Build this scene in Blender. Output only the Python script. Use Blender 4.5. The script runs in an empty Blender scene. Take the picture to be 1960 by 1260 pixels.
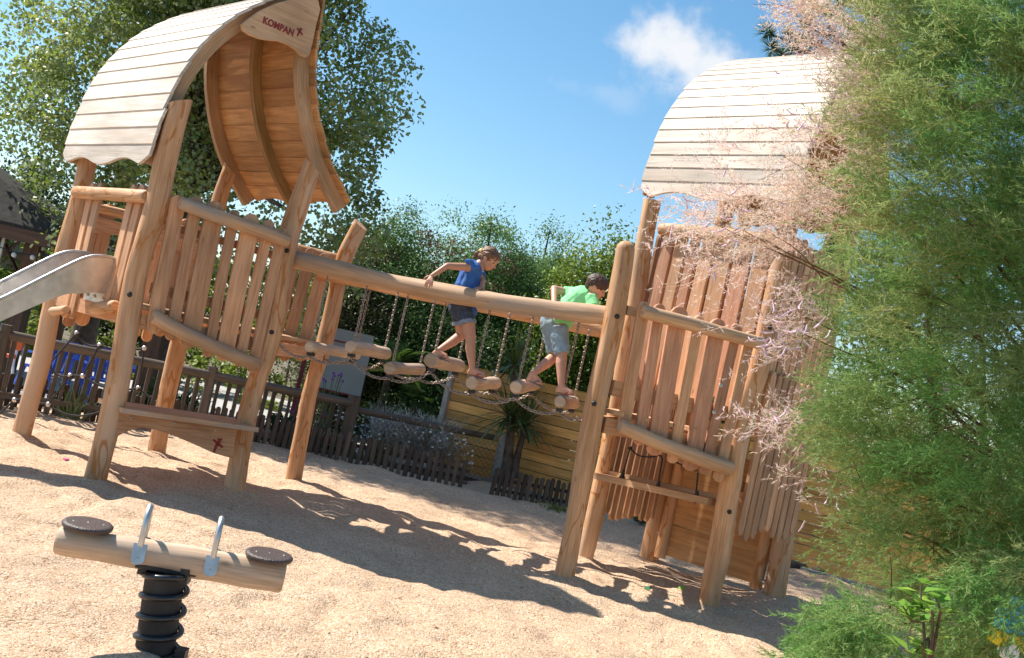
import bpy, math, random
import numpy as np
from mathutils import Vector, Matrix, noise as mnoise
random.seed(7); np.random.seed(7)
R = math.radians
scn = bpy.context.scene
COL = scn.collection
# ---------------------------------------------------------------- camera
F0 = 2077.0; ROLL = R(12.7); PITCH = math.atan(80 / F0); CAMZ = 1.5
CAM = Vector((0, 0, CAMZ))
fw = Vector((0, math.cos(PITCH), math.sin(PITCH))); up0 = Vector((0, -math.sin(PITCH), math.cos(PITCH))); r0 = Vector((1, 0, 0))
cr = r0 * math.cos(ROLL) + up0 * math.sin(ROLL); cu = -r0 * math.sin(ROLL) + up0 * math.cos(ROLL)
cd = bpy.data.cameras.new('camera'); cam = bpy.data.objects.new('camera', cd); COL.objects.link(cam)
m = Matrix((cr, cu, -fw)).transposed().to_4x4(); m.translation = CAM
cam.matrix_world = m
cd.sensor_width = 36; cd.lens = F0 / 1960 * 36; cd.clip_end = 2000; cd.clip_start = 0.05
scn.camera = cam
# ---------------------------------------------------------------- light
SUN_EL = R(51); SUND = Vector((-0.93, 0.37, 0)).normalized()      # horizontal direction towards the sun
w = bpy.data.worlds.new('World'); scn.world = w; w.use_nodes = True
nt = w.node_tree; N = nt.nodes; Lk = nt.links
bg = N['Background']; bg.inputs[1].default_value = 0.11
sky = N.new('ShaderNodeTexSky'); sky.sky_type = 'NISHITA'; sky.sun_disc = False
sky.sun_elevation = SUN_EL; sky.sun_rotation = math.atan2(SUND.x, SUND.y)
sky.air_density = 1.0; sky.dust_density = 0.5; sky.ozone_density = 2.5
hs = N.new('ShaderNodeHueSaturation'); hs.inputs['Saturation'].default_value = 1.18; hs.inputs['Hue'].default_value = 0.488; hs.inputs['Value'].default_value = .95
Lk.new(sky.outputs[0], hs.inputs['Color'])
SKYMIX = hs
sl = bpy.data.lights.new('sun', 'SUN'); sl.energy = 5.0; sl.angle = R(0.5); sl.color = (1, 0.94, 0.85)
so = bpy.data.objects.new('sun', sl); COL.objects.link(so)
sv = SUND * math.cos(SUN_EL) + Vector((0, 0, math.sin(SUN_EL)))
so.rotation_euler = sv.to_track_quat('Z', 'Y').to_euler(); so.location = sv * 60
scn.view_settings.view_transform = 'Standard'; scn.view_settings.look = 'None'
scn.view_settings.exposure = 0.72; scn.view_settings.gamma = 1
scn.render.engine = 'CYCLES'
scn.cycles.max_bounces = 8; scn.cycles.transparent_max_bounces = 8

def uv_of(px, py):
    dx, dy = px - 980, -(py - 630)
    return dx * math.cos(ROLL) - dy * math.sin(ROLL), dx * math.sin(ROLL) + dy * math.cos(ROLL)
def ray(px, py):
    u, v = uv_of(px, py)
    return fw * F0 + r0 * u + up0 * v
def at(px, py, Y):
    d = ray(px, py); return CAM + d * (Y / d.y)
def gr(px, py, z=0.0):
    d = ray(px, py); return CAM + d * ((z - CAMZ) / d.z)
def onp(px, py, P0, t):                       # hit the vertical plane through P0 along t; returns (k, z)
    d = ray(px, py); n = Vector((t.y, -t.x, 0))
    s = (Vector((P0.x, P0.y, 0)) - Vector((CAM.x, CAM.y, 0))).dot(n) / d.dot(n)
    p = CAM + d * s
    return (p - Vector((P0.x, P0.y, 0))).dot(t), p.z
def ppx(p):                                    # world -> photograph pixel (checks only)
    d = Vector(p) - CAM; z = d.dot(fw); return 980 + F0 * d.dot(cr) / z, 630 - F0 * d.dot(cu) / z
# world direction of the cloud
def clouds():
    tc = N.new('ShaderNodeTexCoord')
    out = hs.outputs[0]
    for (px, py, rad, amt, sc) in ((1312, 112, 0.060, 1.0, 9.0), (1165, 180, 0.035, 0.16, 12.0)):
        d = ray(px, py).normalized()
        e1 = d.cross(Vector((0, 0, 1))).normalized(); e2 = e1.cross(d)
        def dot(vec):
            q = N.new('ShaderNodeVectorMath'); q.operation = 'DOT_PRODUCT'
            Lk.new(tc.outputs['Generated'], q.inputs[0]); q.inputs[1].default_value = vec; return q.outputs['Value']
        def mth(op, a, b=None):
            q = N.new('ShaderNodeMath'); q.operation = op
            for i, x in enumerate((a, b)):
                if x is None: continue
                if isinstance(x, (int, float)): q.inputs[i].default_value = x
                else: Lk.new(x, q.inputs[i])
            return q.outputs[0]
        a = mth('DIVIDE', dot(e1), rad); b = mth('DIVIDE', dot(e2), rad * (0.52 if amt > .5 else .3))
        rr = mth('SQRT', mth('ADD', mth('POWER', a, 2.0), mth('POWER', b, 2.0)))
        nz = N.new('ShaderNodeTexNoise'); nz.inputs['Scale'].default_value = sc * 2.4; nz.inputs['Detail'].default_value = 9
        nz.inputs['Roughness'].default_value = 0.56
        Lk.new(tc.outputs['Generated'], nz.inputs['Vector'])
        v = mth('SUBTRACT', mth('ADD', 1.0, mth('MULTIPLY', mth('SUBTRACT', nz.outputs[0], 0.47), 3.0)), rr)
        mr = N.new('ShaderNodeMapRange'); mr.interpolation_type = 'SMOOTHSTEP'
        mr.inputs['From Min'].default_value = -0.25; mr.inputs['From Max'].default_value = 0.95; mr.inputs['To Max'].default_value = amt * .93
        Lk.new(v, mr.inputs['Value'])
        fr = mth('GREATER_THAN', dot(d), 0.5)
        mx = N.new('ShaderNodeMixRGB'); Lk.new(mth('MULTIPLY', mr.outputs[0], fr), mx.inputs[0])
        Lk.new(out, mx.inputs[1]); mx.inputs[2].default_value = (5.3, 5.35, 5.5, 1)
        out = mx.outputs[0]
    Lk.new(out, bg.inputs[0])
clouds()

# ---------------------------------------------------------------- materials
def newmat(name):
    mt = bpy.data.materials.new(name); mt.use_nodes = True
    return mt, mt.node_tree.nodes, mt.node_tree.links, mt.node_tree.nodes['Principled BSDF']
def rgb(c): return (c[0], c[1], c[2], 1)
def plain(name, c, rough=0.6, metal=0.0, nscale=None, amt=0.15, bump=0.0, spec=0.5):
    mt, n, l, b = newmat(name)
    b.inputs['Roughness'].default_value = rough; b.inputs['Metallic'].default_value = metal
    b.inputs['Specular IOR Level'].default_value = spec
    b.inputs['Base Color'].default_value = rgb(c)
    if nscale:
        tc = n.new('ShaderNodeTexCoord'); nz = n.new('ShaderNodeTexNoise')
        nz.inputs['Scale'].default_value = nscale; nz.inputs['Detail'].default_value = 6
        l.new(tc.outputs['Object'], nz.inputs['Vector'])
        cr_ = n.new('ShaderNodeValToRGB'); e = cr_.color_ramp.elements
        e[0].position = 0.3; e[1].position = 0.7
        e[0].color = rgb([x * (1 - amt) for x in c]); e[1].color = rgb([min(1, x * (1 + amt)) for x in c])
        l.new(nz.outputs[0], cr_.inputs[0]); l.new(cr_.outputs[0], b.inputs['Base Color'])
        if bump:
            bp = n.new('ShaderNodeBump'); bp.inputs['Strength'].default_value = bump; bp.inputs['Distance'].default_value = 0.01
            l.new(nz.outputs[0], bp.inputs['Height']); l.new(bp.outputs[0], b.inputs['Normal'])
    return mt
def wood(name, c1, c2, seam=None, rough=0.62, grain=(26, 2.2), seamw=0.017, knots=True, stain=None, var=0.35):
    mt, n, l, b = newmat(name)
    b.inputs['Roughness'].default_value = rough; b.inputs['Specular IOR Level'].default_value = 0.28
    uv = n.new('ShaderNodeUVMap'); at_ = n.new('ShaderNodeAttribute'); at_.attribute_name = 'var'
    cx = n.new('ShaderNodeSeparateXYZ'); l.new(uv.outputs[0], cx.inputs[0])
    cb = n.new('ShaderNodeCombineXYZ'); l.new(cx.outputs[0], cb.inputs[0]); l.new(cx.outputs[1], cb.inputs[1])
    mu = n.new('ShaderNodeMath'); mu.operation = 'MULTIPLY'; mu.inputs[1].default_value = 9.7; l.new(at_.outputs['Fac'], mu.inputs[0]); l.new(mu.outputs[0], cb.inputs[2])
    def nz(sx, sy, det=5, dist=0.0, rg=.5):
        mp = n.new('ShaderNodeMapping'); mp.inputs['Scale'].default_value = (sx, sy, 1)
        l.new(cb.outputs[0], mp.inputs[0])
        q = n.new('ShaderNodeTexNoise'); q.inputs['Scale'].default_value = 1; q.inputs['Detail'].default_value = det
        q.inputs['Distortion'].default_value = dist; q.inputs['Roughness'].default_value = rg
        l.new(mp.outputs[0], q.inputs['Vector']); return q.outputs[0]
    g1 = nz(grain[0], grain[1], 6, 0.6); g2 = nz(grain[0] * 7, grain[1] * 2.2, 4); g3 = nz(3.2, 1.4, 3)
    ramp = n.new('ShaderNodeValToRGB'); e = ramp.color_ramp.elements
    e[0].position = 0.34; e[0].color = rgb(c2); e[1].position = 0.62; e[1].color = rgb(c1)
    l.new(g1, ramp.inputs[0])
    def mix(fac, a, c, mode='MIX', f=None):
        q = n.new('ShaderNodeMixRGB'); q.blend_type = mode
        if fac is None: q.inputs[0].default_value = f
        else: l.new(fac, q.inputs[0])
        l.new(a, q.inputs[1])
        if isinstance(c, tuple): q.inputs[2].default_value = c
        else: l.new(c, q.inputs[2])
        return q.outputs[0]
    def mr(src, a, bb, c_, d):
        q = n.new('ShaderNodeMapRange'); l.new(src, q.inputs[0])
        for i, x in enumerate((a, bb, c_, d)): q.inputs[i + 1].default_value = x
        return q.outputs[0]
    def grey(src):
        q = n.new('ShaderNodeCombineXYZ')
        for i in range(3): l.new(src, q.inputs[i])
        return q.outputs[0]
    col = ramp.outputs[0]
    col = mix(None, col, grey(mr(g2, .3, .7, .76, 1.12)), 'MULTIPLY', 1.0)
    col = mix(None, col, grey(mr(g3, .3, .7, .74, 1.14)), 'MULTIPLY', 1.0)
    col = mix(None, col, grey(mr(at_.outputs['Fac'], 0, 1, 1 - var * .6, 1 + var * .4)), 'MULTIPLY', 1.0)
    if stain:
        s_ = nz(5, 1.0, 4, .8); col = mix(mr(s_, .52, .66, 0, .75), col, rgb(stain))
    if seam:
        s_ = nz(5.0, .9, 3, 0.4, .62)
        a_ = n.new('ShaderNodeMath'); a_.operation = 'SUBTRACT'; l.new(s_, a_.inputs[0]); a_.inputs[1].default_value = 0.5
        b_ = n.new('ShaderNodeMath'); b_.operation = 'ABSOLUTE'; l.new(a_.outputs[0], b_.inputs[0])
        col = mix(mr(b_.outputs[0], seamw * .4, seamw, .85, 0), col, rgb(seam))
    if knots:
        mp = n.new('ShaderNodeMapping'); mp.inputs['Scale'].default_value = (9, 3.1, 1); l.new(cb.outputs[0], mp.inputs[0])
        vo = n.new('ShaderNodeTexVoronoi'); vo.inputs['Scale'].default_value = 1; l.new(mp.outputs[0], vo.inputs['Vector'])
        col = mix(mr(vo.outputs['Distance'], .03, .10, .7, 0), col, rgb([x * .42 for x in c2]))
    l.new(col, b.inputs['Base Color'])
    bp = n.new('ShaderNodeBump'); bp.inputs['Strength'].default_value = 0.35; bp.inputs['Distance'].default_value = 0.004
    l.new(g1, bp.inputs['Height']); l.new(bp.outputs[0], b.inputs['Normal'])
    return mt
def leafmat(name, back=None, trans=0.35, rough=0.45, spec=0.4, boost=1.0):
    mt, n, l, b = newmat(name)
    a = n.new('ShaderNodeAttribute'); a.attribute_name = 'col'
    src = a.outputs['Color']
    if back:
        gm = n.new('ShaderNodeNewGeometry'); mx = n.new('ShaderNodeMixRGB'); mm = n.new('ShaderNodeMath'); mm.operation = 'MULTIPLY'
        mm.inputs[1].default_value = .55; l.new(gm.outputs['Backfacing'], mm.inputs[0]); l.new(mm.outputs[0], mx.inputs[0])
        l.new(src, mx.inputs[1]); mx.inputs[2].default_value = rgb(back); src = mx.outputs[0]
    l.new(src, b.inputs['Base Color']); b.inputs['Roughness'].default_value = rough; b.inputs['Specular IOR Level'].default_value = spec
    tr = n.new('ShaderNodeBsdfTranslucent'); l.new(src, tr.inputs[0])
    ms = n.new('ShaderNodeMixShader'); ms.inputs[0].default_value = trans
    l.new(b.outputs[0], ms.inputs[1]); l.new(tr.outputs[0], ms.inputs[2]); l.new(ms.outputs[0], n['Material Output'].inputs[0])
    return mt
M = {}
M['post'] = wood('robinia_post', (.76, .455, .26), (.61, .325, .155), seam=(.44, .17, .04), grain=(20, 2.0), stain=(.56, .40, .28))
M['postgrey'] = wood('robinia_log_grey', (.72, .475, .30), (.58, .35, .195), seam=None, grain=(24, 1.6), stain=(.38, .31, .26))
M['picket'] = wood('picket_wood', (.77, .455, .265), (.61, .31, .16), grain=(42, 2.6), var=.5)
M['pickpink'] = wood('picket_wood_pink', (.74, .40, .25), (.58, .27, .155), grain=(42, 2.6), var=.45)
M['slat'] = wood('roof_slat', (.86, .76, .65), (.74, .62, .50), grain=(2.2, 30)if False else (26, 1.5), stain=(.66, .53, .42), var=.35)
M['under'] = wood('roof_under', (.70, .40, .18), (.56, .285, .115), grain=(24, 1.6), stain=(.42, .20, .08), var=.4)
M['rib'] = wood('rib_wood', (.56, .37, .22), (.45, .26, .13), grain=(30, 2), var=.3)
M['ribdark'] = wood('rib_wood_dark', (.40, .25, .10), (.30, .17, .06), grain=(30, 2), var=.3)
M['board'] = wood('board_wood', (.70, .45, .27), (.58, .34, .18), grain=(34, 1.8), var=.2)
M['logend'] = wood('step_log', (.66, .49, .35), (.53, .36, .235), grain=(30, 2), stain=(.42, .32, .24))
M['panel'] = wood('fence_plank', (.88, .50, .17), (.72, .36, .10), grain=(30, 1.2), stain=(.70, .38, .10), var=.6)
M['oldwood'] = wood('old_fence_wood', (.12, .095, .075), (.07, .055, .045), grain=(30, 2), var=.5)
M['railwood'] = wood('old_rail_wood', (.16, .13, .10), (.10, .08, .065), grain=(20, 1.4), var=.3)
M['concrete'] = plain('concrete', (.42, .40, .37), .85, nscale=9, amt=.2, bump=.3)
M['black'] = plain('black_rubber', (.018, .018, .02), .5)
M['spring'] = plain('black_steel', (.012, .013, .016), .28, spec=.6)
M['core'] = plain('spring_core', (.028, .025, .024), .8, nscale=14, amt=.3)
M['disc'] = plain('brown_plastic', (.075, .05, .042), .42, nscale=150, amt=.35, bump=.5)
M['zinc'] = plain('galvanised_steel', (.58, .57, .56), .45, 1.0, nscale=20, amt=.15)
M['steel'] = plain('slide_steel', (.60, .57, .54), .38, .85, nscale=12, amt=.16)
M['chain'] = plain('chain_steel', (.40, .33, .28), .42, .8, nscale=60, amt=.35)
M['wire'] = plain('old_wire', (.12, .115, .11), .6, .3)
M['red'] = plain('red_paint', (.26, .022, .018), .55)
M['knot'] = plain('pale_knot', (.34, .24, .16), .7)
M['white'] = plain('sign_white', (.33, .335, .32), .6, nscale=2, amt=.1)
M['maroon'] = plain('maroon', (.22, .01, .03), .5)
M['blue'] = plain('blue_plastic', (.03, .10, .50), .38)
M['yellow'] = plain('yellow_plastic', (.75, .52, .02), .45)
M['orange'] = plain('orange_plastic', (.75, .12, .02), .45)
M['cyan'] = plain('cyan_plastic', (.0, .42, .80), .35)
M['whitep'] = plain('white_plastic', (.75, .75, .73), .4)
M['rope'] = plain('black_rope', (.03, .028, .03), .85, nscale=200, amt=.4)
M['bark'] = plain('bark', (.10, .075, .055), .9, nscale=11, amt=.5, bump=.9)
M['twig'] = plain('twig', (.16, .09, .05), .85, nscale=20, amt=.3)
M['rooftile'] = plain('pavilion_tiles', (.05, .046, .04), .95, nscale=16, amt=.3, bump=.4, spec=.15)
M['brownwood'] = wood('pavilion_wood', (.16, .09, .055), (.10, .055, .035), grain=(20, 1.5), var=.3)
M['bulb'] = plain('bulb_glass', (.75, .72, .66), .25)
M['stone'] = plain('pale_stone', (.42, .36, .29), .9, nscale=7, amt=.3, bump=.6)
M['darkground'] = plain('mulch', (.085, .052, .035), .95, nscale=40, amt=.6, bump=1.0)
M['pathm'] = plain('path_concrete', (.40, .385, .365), .9, nscale=14, amt=.14, bump=.3)
M['soil'] = plain('soil', (.13, .10, .055), .95, nscale=3, amt=.5, bump=.5)
M['plastic_bag'] = plain('grey_sheet', (.35, .35, .36), .45, nscale=30, amt=.4)
M['leafG'] = leafmat('leaf'); M['poplar'] = leafmat('poplar_leaf', back=(.36, .40, .24), trans=.45, rough=.35, spec=.45)
M['needle'] = leafmat('tamarisk_foliage', trans=.45, rough=.6, spec=.2)
M['skin'] = plain('skin', (.56, .27, .17), .5, nscale=30, amt=.06)
M['skinboy'] = plain('skin_boy', (.60, .31, .21), .5, nscale=30, amt=.06)
M['hairg'] = plain('brown_hair', (.16, .075, .035), .45, nscale=90, amt=.45, bump=.6)
M['hairb'] = plain('dark_brown_hair', (.06, .03, .018), .5, nscale=90, amt=.45, bump=.6)
M['shirtb'] = plain('blue_cotton', (.035, .13, .42), .8, nscale=26, amt=.15, bump=.3)
M['shirtg'] = plain('green_cotton', (.26, .76, .33), .8, nscale=26, amt=.08, bump=.3)
M['denim'] = plain('dark_denim', (.045, .06, .10), .8, nscale=60, amt=.35, bump=.3)
M['denimcuff'] = plain('pale_denim', (.22, .27, .36), .85, nscale=60, amt=.2)
M['denimlight'] = plain('light_denim', (.26, .36, .44), .8, nscale=22, amt=.2, bump=.3)
M['flip'] = plain('grey_sandal', (.15, .14, .17), .7)
M['flipred'] = plain('red_sandal', (.45, .08, .10), .6)
M['eye'] = plain('dark_eye', (.03, .02, .015), .2); M['lip'] = plain('lip', (.42, .13, .11), .5)
M['redfl'] = plain('red_petal', (.7, .02, .015), .6)
def sandmat():
    mt, n, l, b = newmat('pea_gravel')
    tc = n.new('ShaderNodeTexCoord'); b.inputs['Roughness'].default_value = .9; b.inputs['Specular IOR Level'].default_value = .2
    vo = n.new('ShaderNodeTexVoronoi'); vo.inputs['Scale'].default_value = 95; l.new(tc.outputs['Object'], vo.inputs['Vector'])
    rp = n.new('ShaderNodeValToRGB'); e = rp.color_ramp.elements
    e[0].position = 0.0; e[0].color = (.52, .29, .15, 1); e[1].position = 1; e[1].color = (.88, .70, .52, 1)
    x = e.new(.25); x.color = (.71, .49, .325, 1); x = e.new(.7); x.color = (.78, .555, .375, 1)
    sp = n.new('ShaderNodeSeparateXYZ'); l.new(vo.outputs['Color'], sp.inputs[0]); l.new(sp.outputs[0], rp.inputs[0])
    nz = n.new('ShaderNodeTexNoise'); nz.inputs['Scale'].default_value = 1.7; nz.inputs['Detail'].default_value = 8; l.new(tc.outputs['Object'], nz.inputs['Vector'])
    mr = n.new('ShaderNodeMapRange'); l.new(nz.outputs[0], mr.inputs[0])
    for i, v in enumerate((.3, .7, .88, 1.08)): mr.inputs[i + 1].default_value = v
    cb = n.new('ShaderNodeCombineXYZ')
    for i in range(3): l.new(mr.outputs[0], cb.inputs[i])
    mx = n.new('ShaderNodeMixRGB'); mx.blend_type = 'MULTIPLY'; mx.inputs[0].default_value = 1
    l.new(rp.outputs[0], mx.inputs[1]); l.new(cb.outputs[0], mx.inputs[2]); l.new(mx.outputs[0], b.inputs['Base Color'])
    n2 = n.new('ShaderNodeTexNoise'); n2.inputs['Scale'].default_value = 26; n2.inputs['Detail'].default_value = 6; n2.inputs['Roughness'].default_value = .7; l.new(tc.outputs['Object'], n2.inputs['Vector'])
    b1 = n.new('ShaderNodeBump'); b1.inputs['Strength'].default_value = 1.0; b1.inputs['Distance'].default_value = .035; l.new(n2.outputs[0], b1.inputs['Height'])
    b2 = n.new('ShaderNodeBump'); b2.invert = True; b2.inputs['Strength'].default_value = .9; b2.inputs['Distance'].default_value = .007
    l.new(vo.outputs['Distance'], b2.inputs['Height']); l.new(b1.outputs[0], b2.inputs['Normal']); l.new(b2.outputs[0], b.inputs['Normal'])
    return mt
M['sand'] = sandmat()

# ---------------------------------------------------------------- object helpers
def tag(o, label=None, cat=None, group=None, kind=None):
    if label: o['label'] = label
    if cat: o['category'] = cat
    if group: o['group'] = group
    if kind: o['kind'] = kind
    return o
def thing(name, label, cat, loc=(0, 0, 0), group=None):
    o = bpy.data.objects.new(name, None); o.empty_display_size = .1; COL.objects.link(o)
    o.location = loc; return tag(o, label, cat, group)
def link(name, me, mat, parent=None, smooth=False):
    me.materials.append(mat)
    if smooth: me.polygons.foreach_set('use_smooth', [True] * len(me.polygons))
    o = bpy.data.objects.new(name, me); COL.objects.link(o)
    if parent:
        o.parent = parent
        q = Vector((0, 0, 0)); pp = parent
        while pp: q += pp.location; pp = pp.parent
        o.location = -q
    return o
class MB:
    """collects shapes in world coordinates and links them as one mesh"""
    def __init__(s): s.v = []; s.f = []; s.uv = []; s.var = []; s.sm = []
    def add(s, vs, fs, uvs, var=None, sm=False):
        o = len(s.v); s.v += [tuple(x) for x in vs]
        var = random.random() if var is None else var
        for f, u in zip(fs, uvs):
            s.f.append([o + i for i in f]); s.uv += list(u); s.var.append(var); s.sm.append(sm)
    def box(s, p0, p1, a, b, var=None):
        """beam from p0 to p1, a and b are the half-size vectors of its section"""
        p0, p1, a, b = map(Vector, (p0, p1, a, b)); L = (p1 - p0).length
        vs = [p0 - a - b, p0 + a - b, p0 + a + b, p0 - a + b, p1 - a - b, p1 + a - b, p1 + a + b, p1 - a + b]
        fs = [(3, 2, 1, 0), (4, 5, 6, 7), (0, 1, 5, 4), (1, 2, 6, 5), (2, 3, 7, 6), (3, 0, 4, 7)]
        A, B = a.length * 2, b.length * 2; r = random.random() * 5
        us = [[(r, r), (r + A, r), (r + A, r + B), (r, r + B)]] * 2
        for wd in (A, B, A, B): us.append([(r, r), (r + wd, r), (r + wd, r + L), (r, r + L)]); r += wd
        s.add(vs, fs, us, var)
    def tube(s, pts, rad, n=12, cap=True, wob=0.0, var=None, seed=None, cut=None, twist=0):
        pts = [Vector(p) for p in pts]; K = len(pts)
        if not isinstance(rad, (list, tuple)): rad = [rad] * K
        var = random.random() if var is None else var
        seed = random.random() * 50 if seed is None else seed
        T = []
        for i in range(K):
            a = pts[max(0, i - 1)]; b = pts[min(K - 1, i + 1)]; T.append((b - a).normalized())
        ref = Vector((0, 1, 0)) if abs(T[0].y) < .9 else Vector((1, 0, 0))
        x = T[0].cross(ref).normalized(); vs = []; Ls = [0]
        for i in range(K):
            x = (x - T[i] * x.dot(T[i])).normalized(); y = T[i].cross(x)
            if i: Ls.append(Ls[-1] + (pts[i] - pts[i - 1]).length)
            for j in range(n):
                an = 2 * math.pi * j / n; d = x * math.cos(an) + y * math.sin(an)
                rr = rad[i]
                if wob: rr *= 1 + wob * mnoise.noise(d * 1.1 + pts[i] * 2.5 + Vector((seed, 0, 0)))
                q = pts[i] + d * rr
                if cut and i == K - 1: q = q + T[i] * d.dot(cut) * rad[i]
                vs.append(q)
        fs = []; us = []; r = random.random() * 6
        for i in range(K - 1):
            for j in range(n):
                k = (j + 1) % n; fs.append((i * n + j, i * n + k, (i + 1) * n + k, (i + 1) * n + j))
                w0 = 2 * math.pi * rad[0] * j / n; w1 = 2 * math.pi * rad[0] * (j + 1) / n
                us.append([(r + w0, r + Ls[i]), (r + w1, r + Ls[i]), (r + w1, r + Ls[i + 1]), (r + w0, r + Ls[i + 1])])
        s.add(vs, fs, us, var, True)
        if cap:
            for base, rev in ((0, True), ((K - 1) * n, False)):
                ring = vs[base:base + n]; c = sum(ring, Vector()) / n
                if rev: f = [(j + 1) % n for j in range(n)]
                fs2 = []; us2 = []
                for j in range(n):
                    k = (j + 1) % n; fs2.append((k, j, n) if rev else (j, k, n))
                    aj, ak = 2 * math.pi * j / n, 2 * math.pi * k / n; rr = rad[0]
                    us2.append([(r + rr * math.cos(ak), r + rr * math.sin(ak) * .2), (r + rr * math.cos(aj), r + rr * math.sin(aj) * .2), (r, r)])
                s.add(ring + [c], fs2, us2, var)
    def poly(s, O, ax, ay, pts, th, ch=0.004, var=None, along=1):
        """flat outline pts (x,y) in frame O,ax,ay, thickness th along ax x ay, chamfered front edge"""
        O, ax, ay = Vector(O), Vector(ax), Vector(ay); nn = ax.cross(ay).normalized()
        n = len(pts); area = sum(pts[i][0] * pts[(i + 1) % n][1] - pts[(i + 1) % n][0] * pts[i][1] for i in range(n))
        if area < 0: pts = pts[::-1]
        ins = []
        for i in range(n):
            a = Vector(pts[i - 1]); b = Vector(pts[i]); c = Vector(pts[(i + 1) % n])
            d1 = (b - a).normalized(); d2 = (c - b).normalized(); t = (d1 + d2)
            t = t.normalized() if t.length > 1e-6 else d1
            ins.append(b + Vector((-t.y, t.x)) * ch)
        vs = [O + ax * p[0] + ay * p[1] for p in pts]                                   # back
        vs += [O + ax * p[0] + ay * p[1] + nn * (th - ch) for p in pts]
        vs += [O + ax * p[0] + ay * p[1] + nn * th for p in ins]
        r = random.random() * 6
        U = lambda p: (r + p[0], r + p[1]) if along else (r + p[1], r + p[0])
        fs = [tuple(range(n))[::-1], tuple(range(2 * n, 3 * n))]
        us = [[U(pts[i]) for i in range(n)][::-1], [U(p) for p in ins]]
        for i in range(n):
            k = (i + 1) % n
            fs.append((i, k, n + k, n + i)); us.append([U(pts[i]), U(pts[k]), U(pts[k]), U(pts[i])])
            fs.append((n + i, n + k, 2 * n + k, 2 * n + i)); us.append([U(pts[i]), U(pts[k]), U(ins[k]), U(ins[i])])
        s.add(vs, fs, us, var)
    def ball(s, c, r, n=12, m_=8, sc=(1, 1, 1), rot=None):
        c = Vector(c); vs = []; fs = []; us = []
        for i in range(m_ + 1):
            for j in range(n):
                a, b = math.pi * i / m_, 2 * math.pi * j / n
                q = Vector((math.sin(a) * math.cos(b) * sc[0], math.sin(a) * math.sin(b) * sc[1], math.cos(a) * sc[2])) * r
                if rot: q = rot @ q
                vs.append(c + q)
        for i in range(m_):
            for j in range(n):
                k = (j + 1) % n; fs.append((i * n + j, (i + 1) * n + j, (i + 1) * n + k, i * n + k))
                us.append([(j / n, i / m_)] * 4)
        s.add(vs, fs, us, None, True)
    def build(s, name, mat, parent=None):
        me = bpy.data.meshes.new(name); me.from_pydata(s.v, [], s.f)
        ul = me.uv_layers.new(name='UVMap'); ul.data.foreach_set('uv', np.array(s.uv, dtype=np.float32).ravel())
        a = me.attributes.new('var', 'FLOAT', 'FACE'); a.data.foreach_set('value', np.array(s.var, dtype=np.float32))
        me.polygons.foreach_set('use_smooth', s.sm); me.update()
        return link(name, me, mat, parent)
def spl(pts, n):
    """resample a polyline smoothly (catmull-rom)"""
    pts = [Vector(p) for p in pts]; out = []
    P = [pts[0] * 2 - pts[1]] + pts + [pts[-1] * 2 - pts[-2]]; K = len(pts) - 1
    for i in range(n):
        t = i / (n - 1) * K; k = min(int(t), K - 1); f = t - k
        a, b, c, d = P[k], P[k + 1], P[k + 2], P[k + 3]
        out.append(.5 * ((2 * b) + (c - a) * f + (2 * a - 5 * b + 4 * c - d) * f * f + (3 * b - a - 3 * c + d) * f ** 3))
    return out
def lerp(a, b, t): return a + (b - a) * t
def copy_tree(root):
    c = root.copy(); COL.objects.link(c)
    for ch in root.children:
        d = ch.copy(); COL.objects.link(d); d.parent = c
        for g in ch.children:
            e = g.copy(); COL.objects.link(e); e.parent = d
    return c
# ---------------------------------------------------------------- ground and setting
def fenceY(X):
    pts = [(-14, 10.2), (-5, 11.3), (-2, 13.1), (0, 13.75), (1.2, 13.7), (4.4, 11.75), (9, 9.2)]
    for (x0, y0), (x1, y1) in zip(pts, pts[1:]):
        if X <= x1: return y0 + (y1 - y0) * (X - x0) / (x1 - x0)
    return pts[-1][1]
POSTS = [gr(*p) for p in ((175, 930), (447, 955), (38, 850), (300, 880), (561, 933), (1075, 1125), (1115, 1080), (1355, 1168), (1480, 1160), (1240, 1080), (288, 1280))]
def sandz(x, y):
    v = Vector((x, y, 0))
    a = mnoise.fractal(v * .9, 1, 2, 3) * .04
    b = mnoise.fractal(v * 3.0 + Vector((7, 3, 1)), 1, 2, 4) * .028
    c = -max(0, mnoise.noise(v * 5.5 + Vector((1, 9, 4))) - .05) * .05
    pf = 0
    for q in POSTS: dd = (q.x - x) ** 2 + (q.y - y) ** 2; pf += .035 * math.exp(-dd / .03) if dd < .2 else 0
    return .05 + a + b + c + pf
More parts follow.
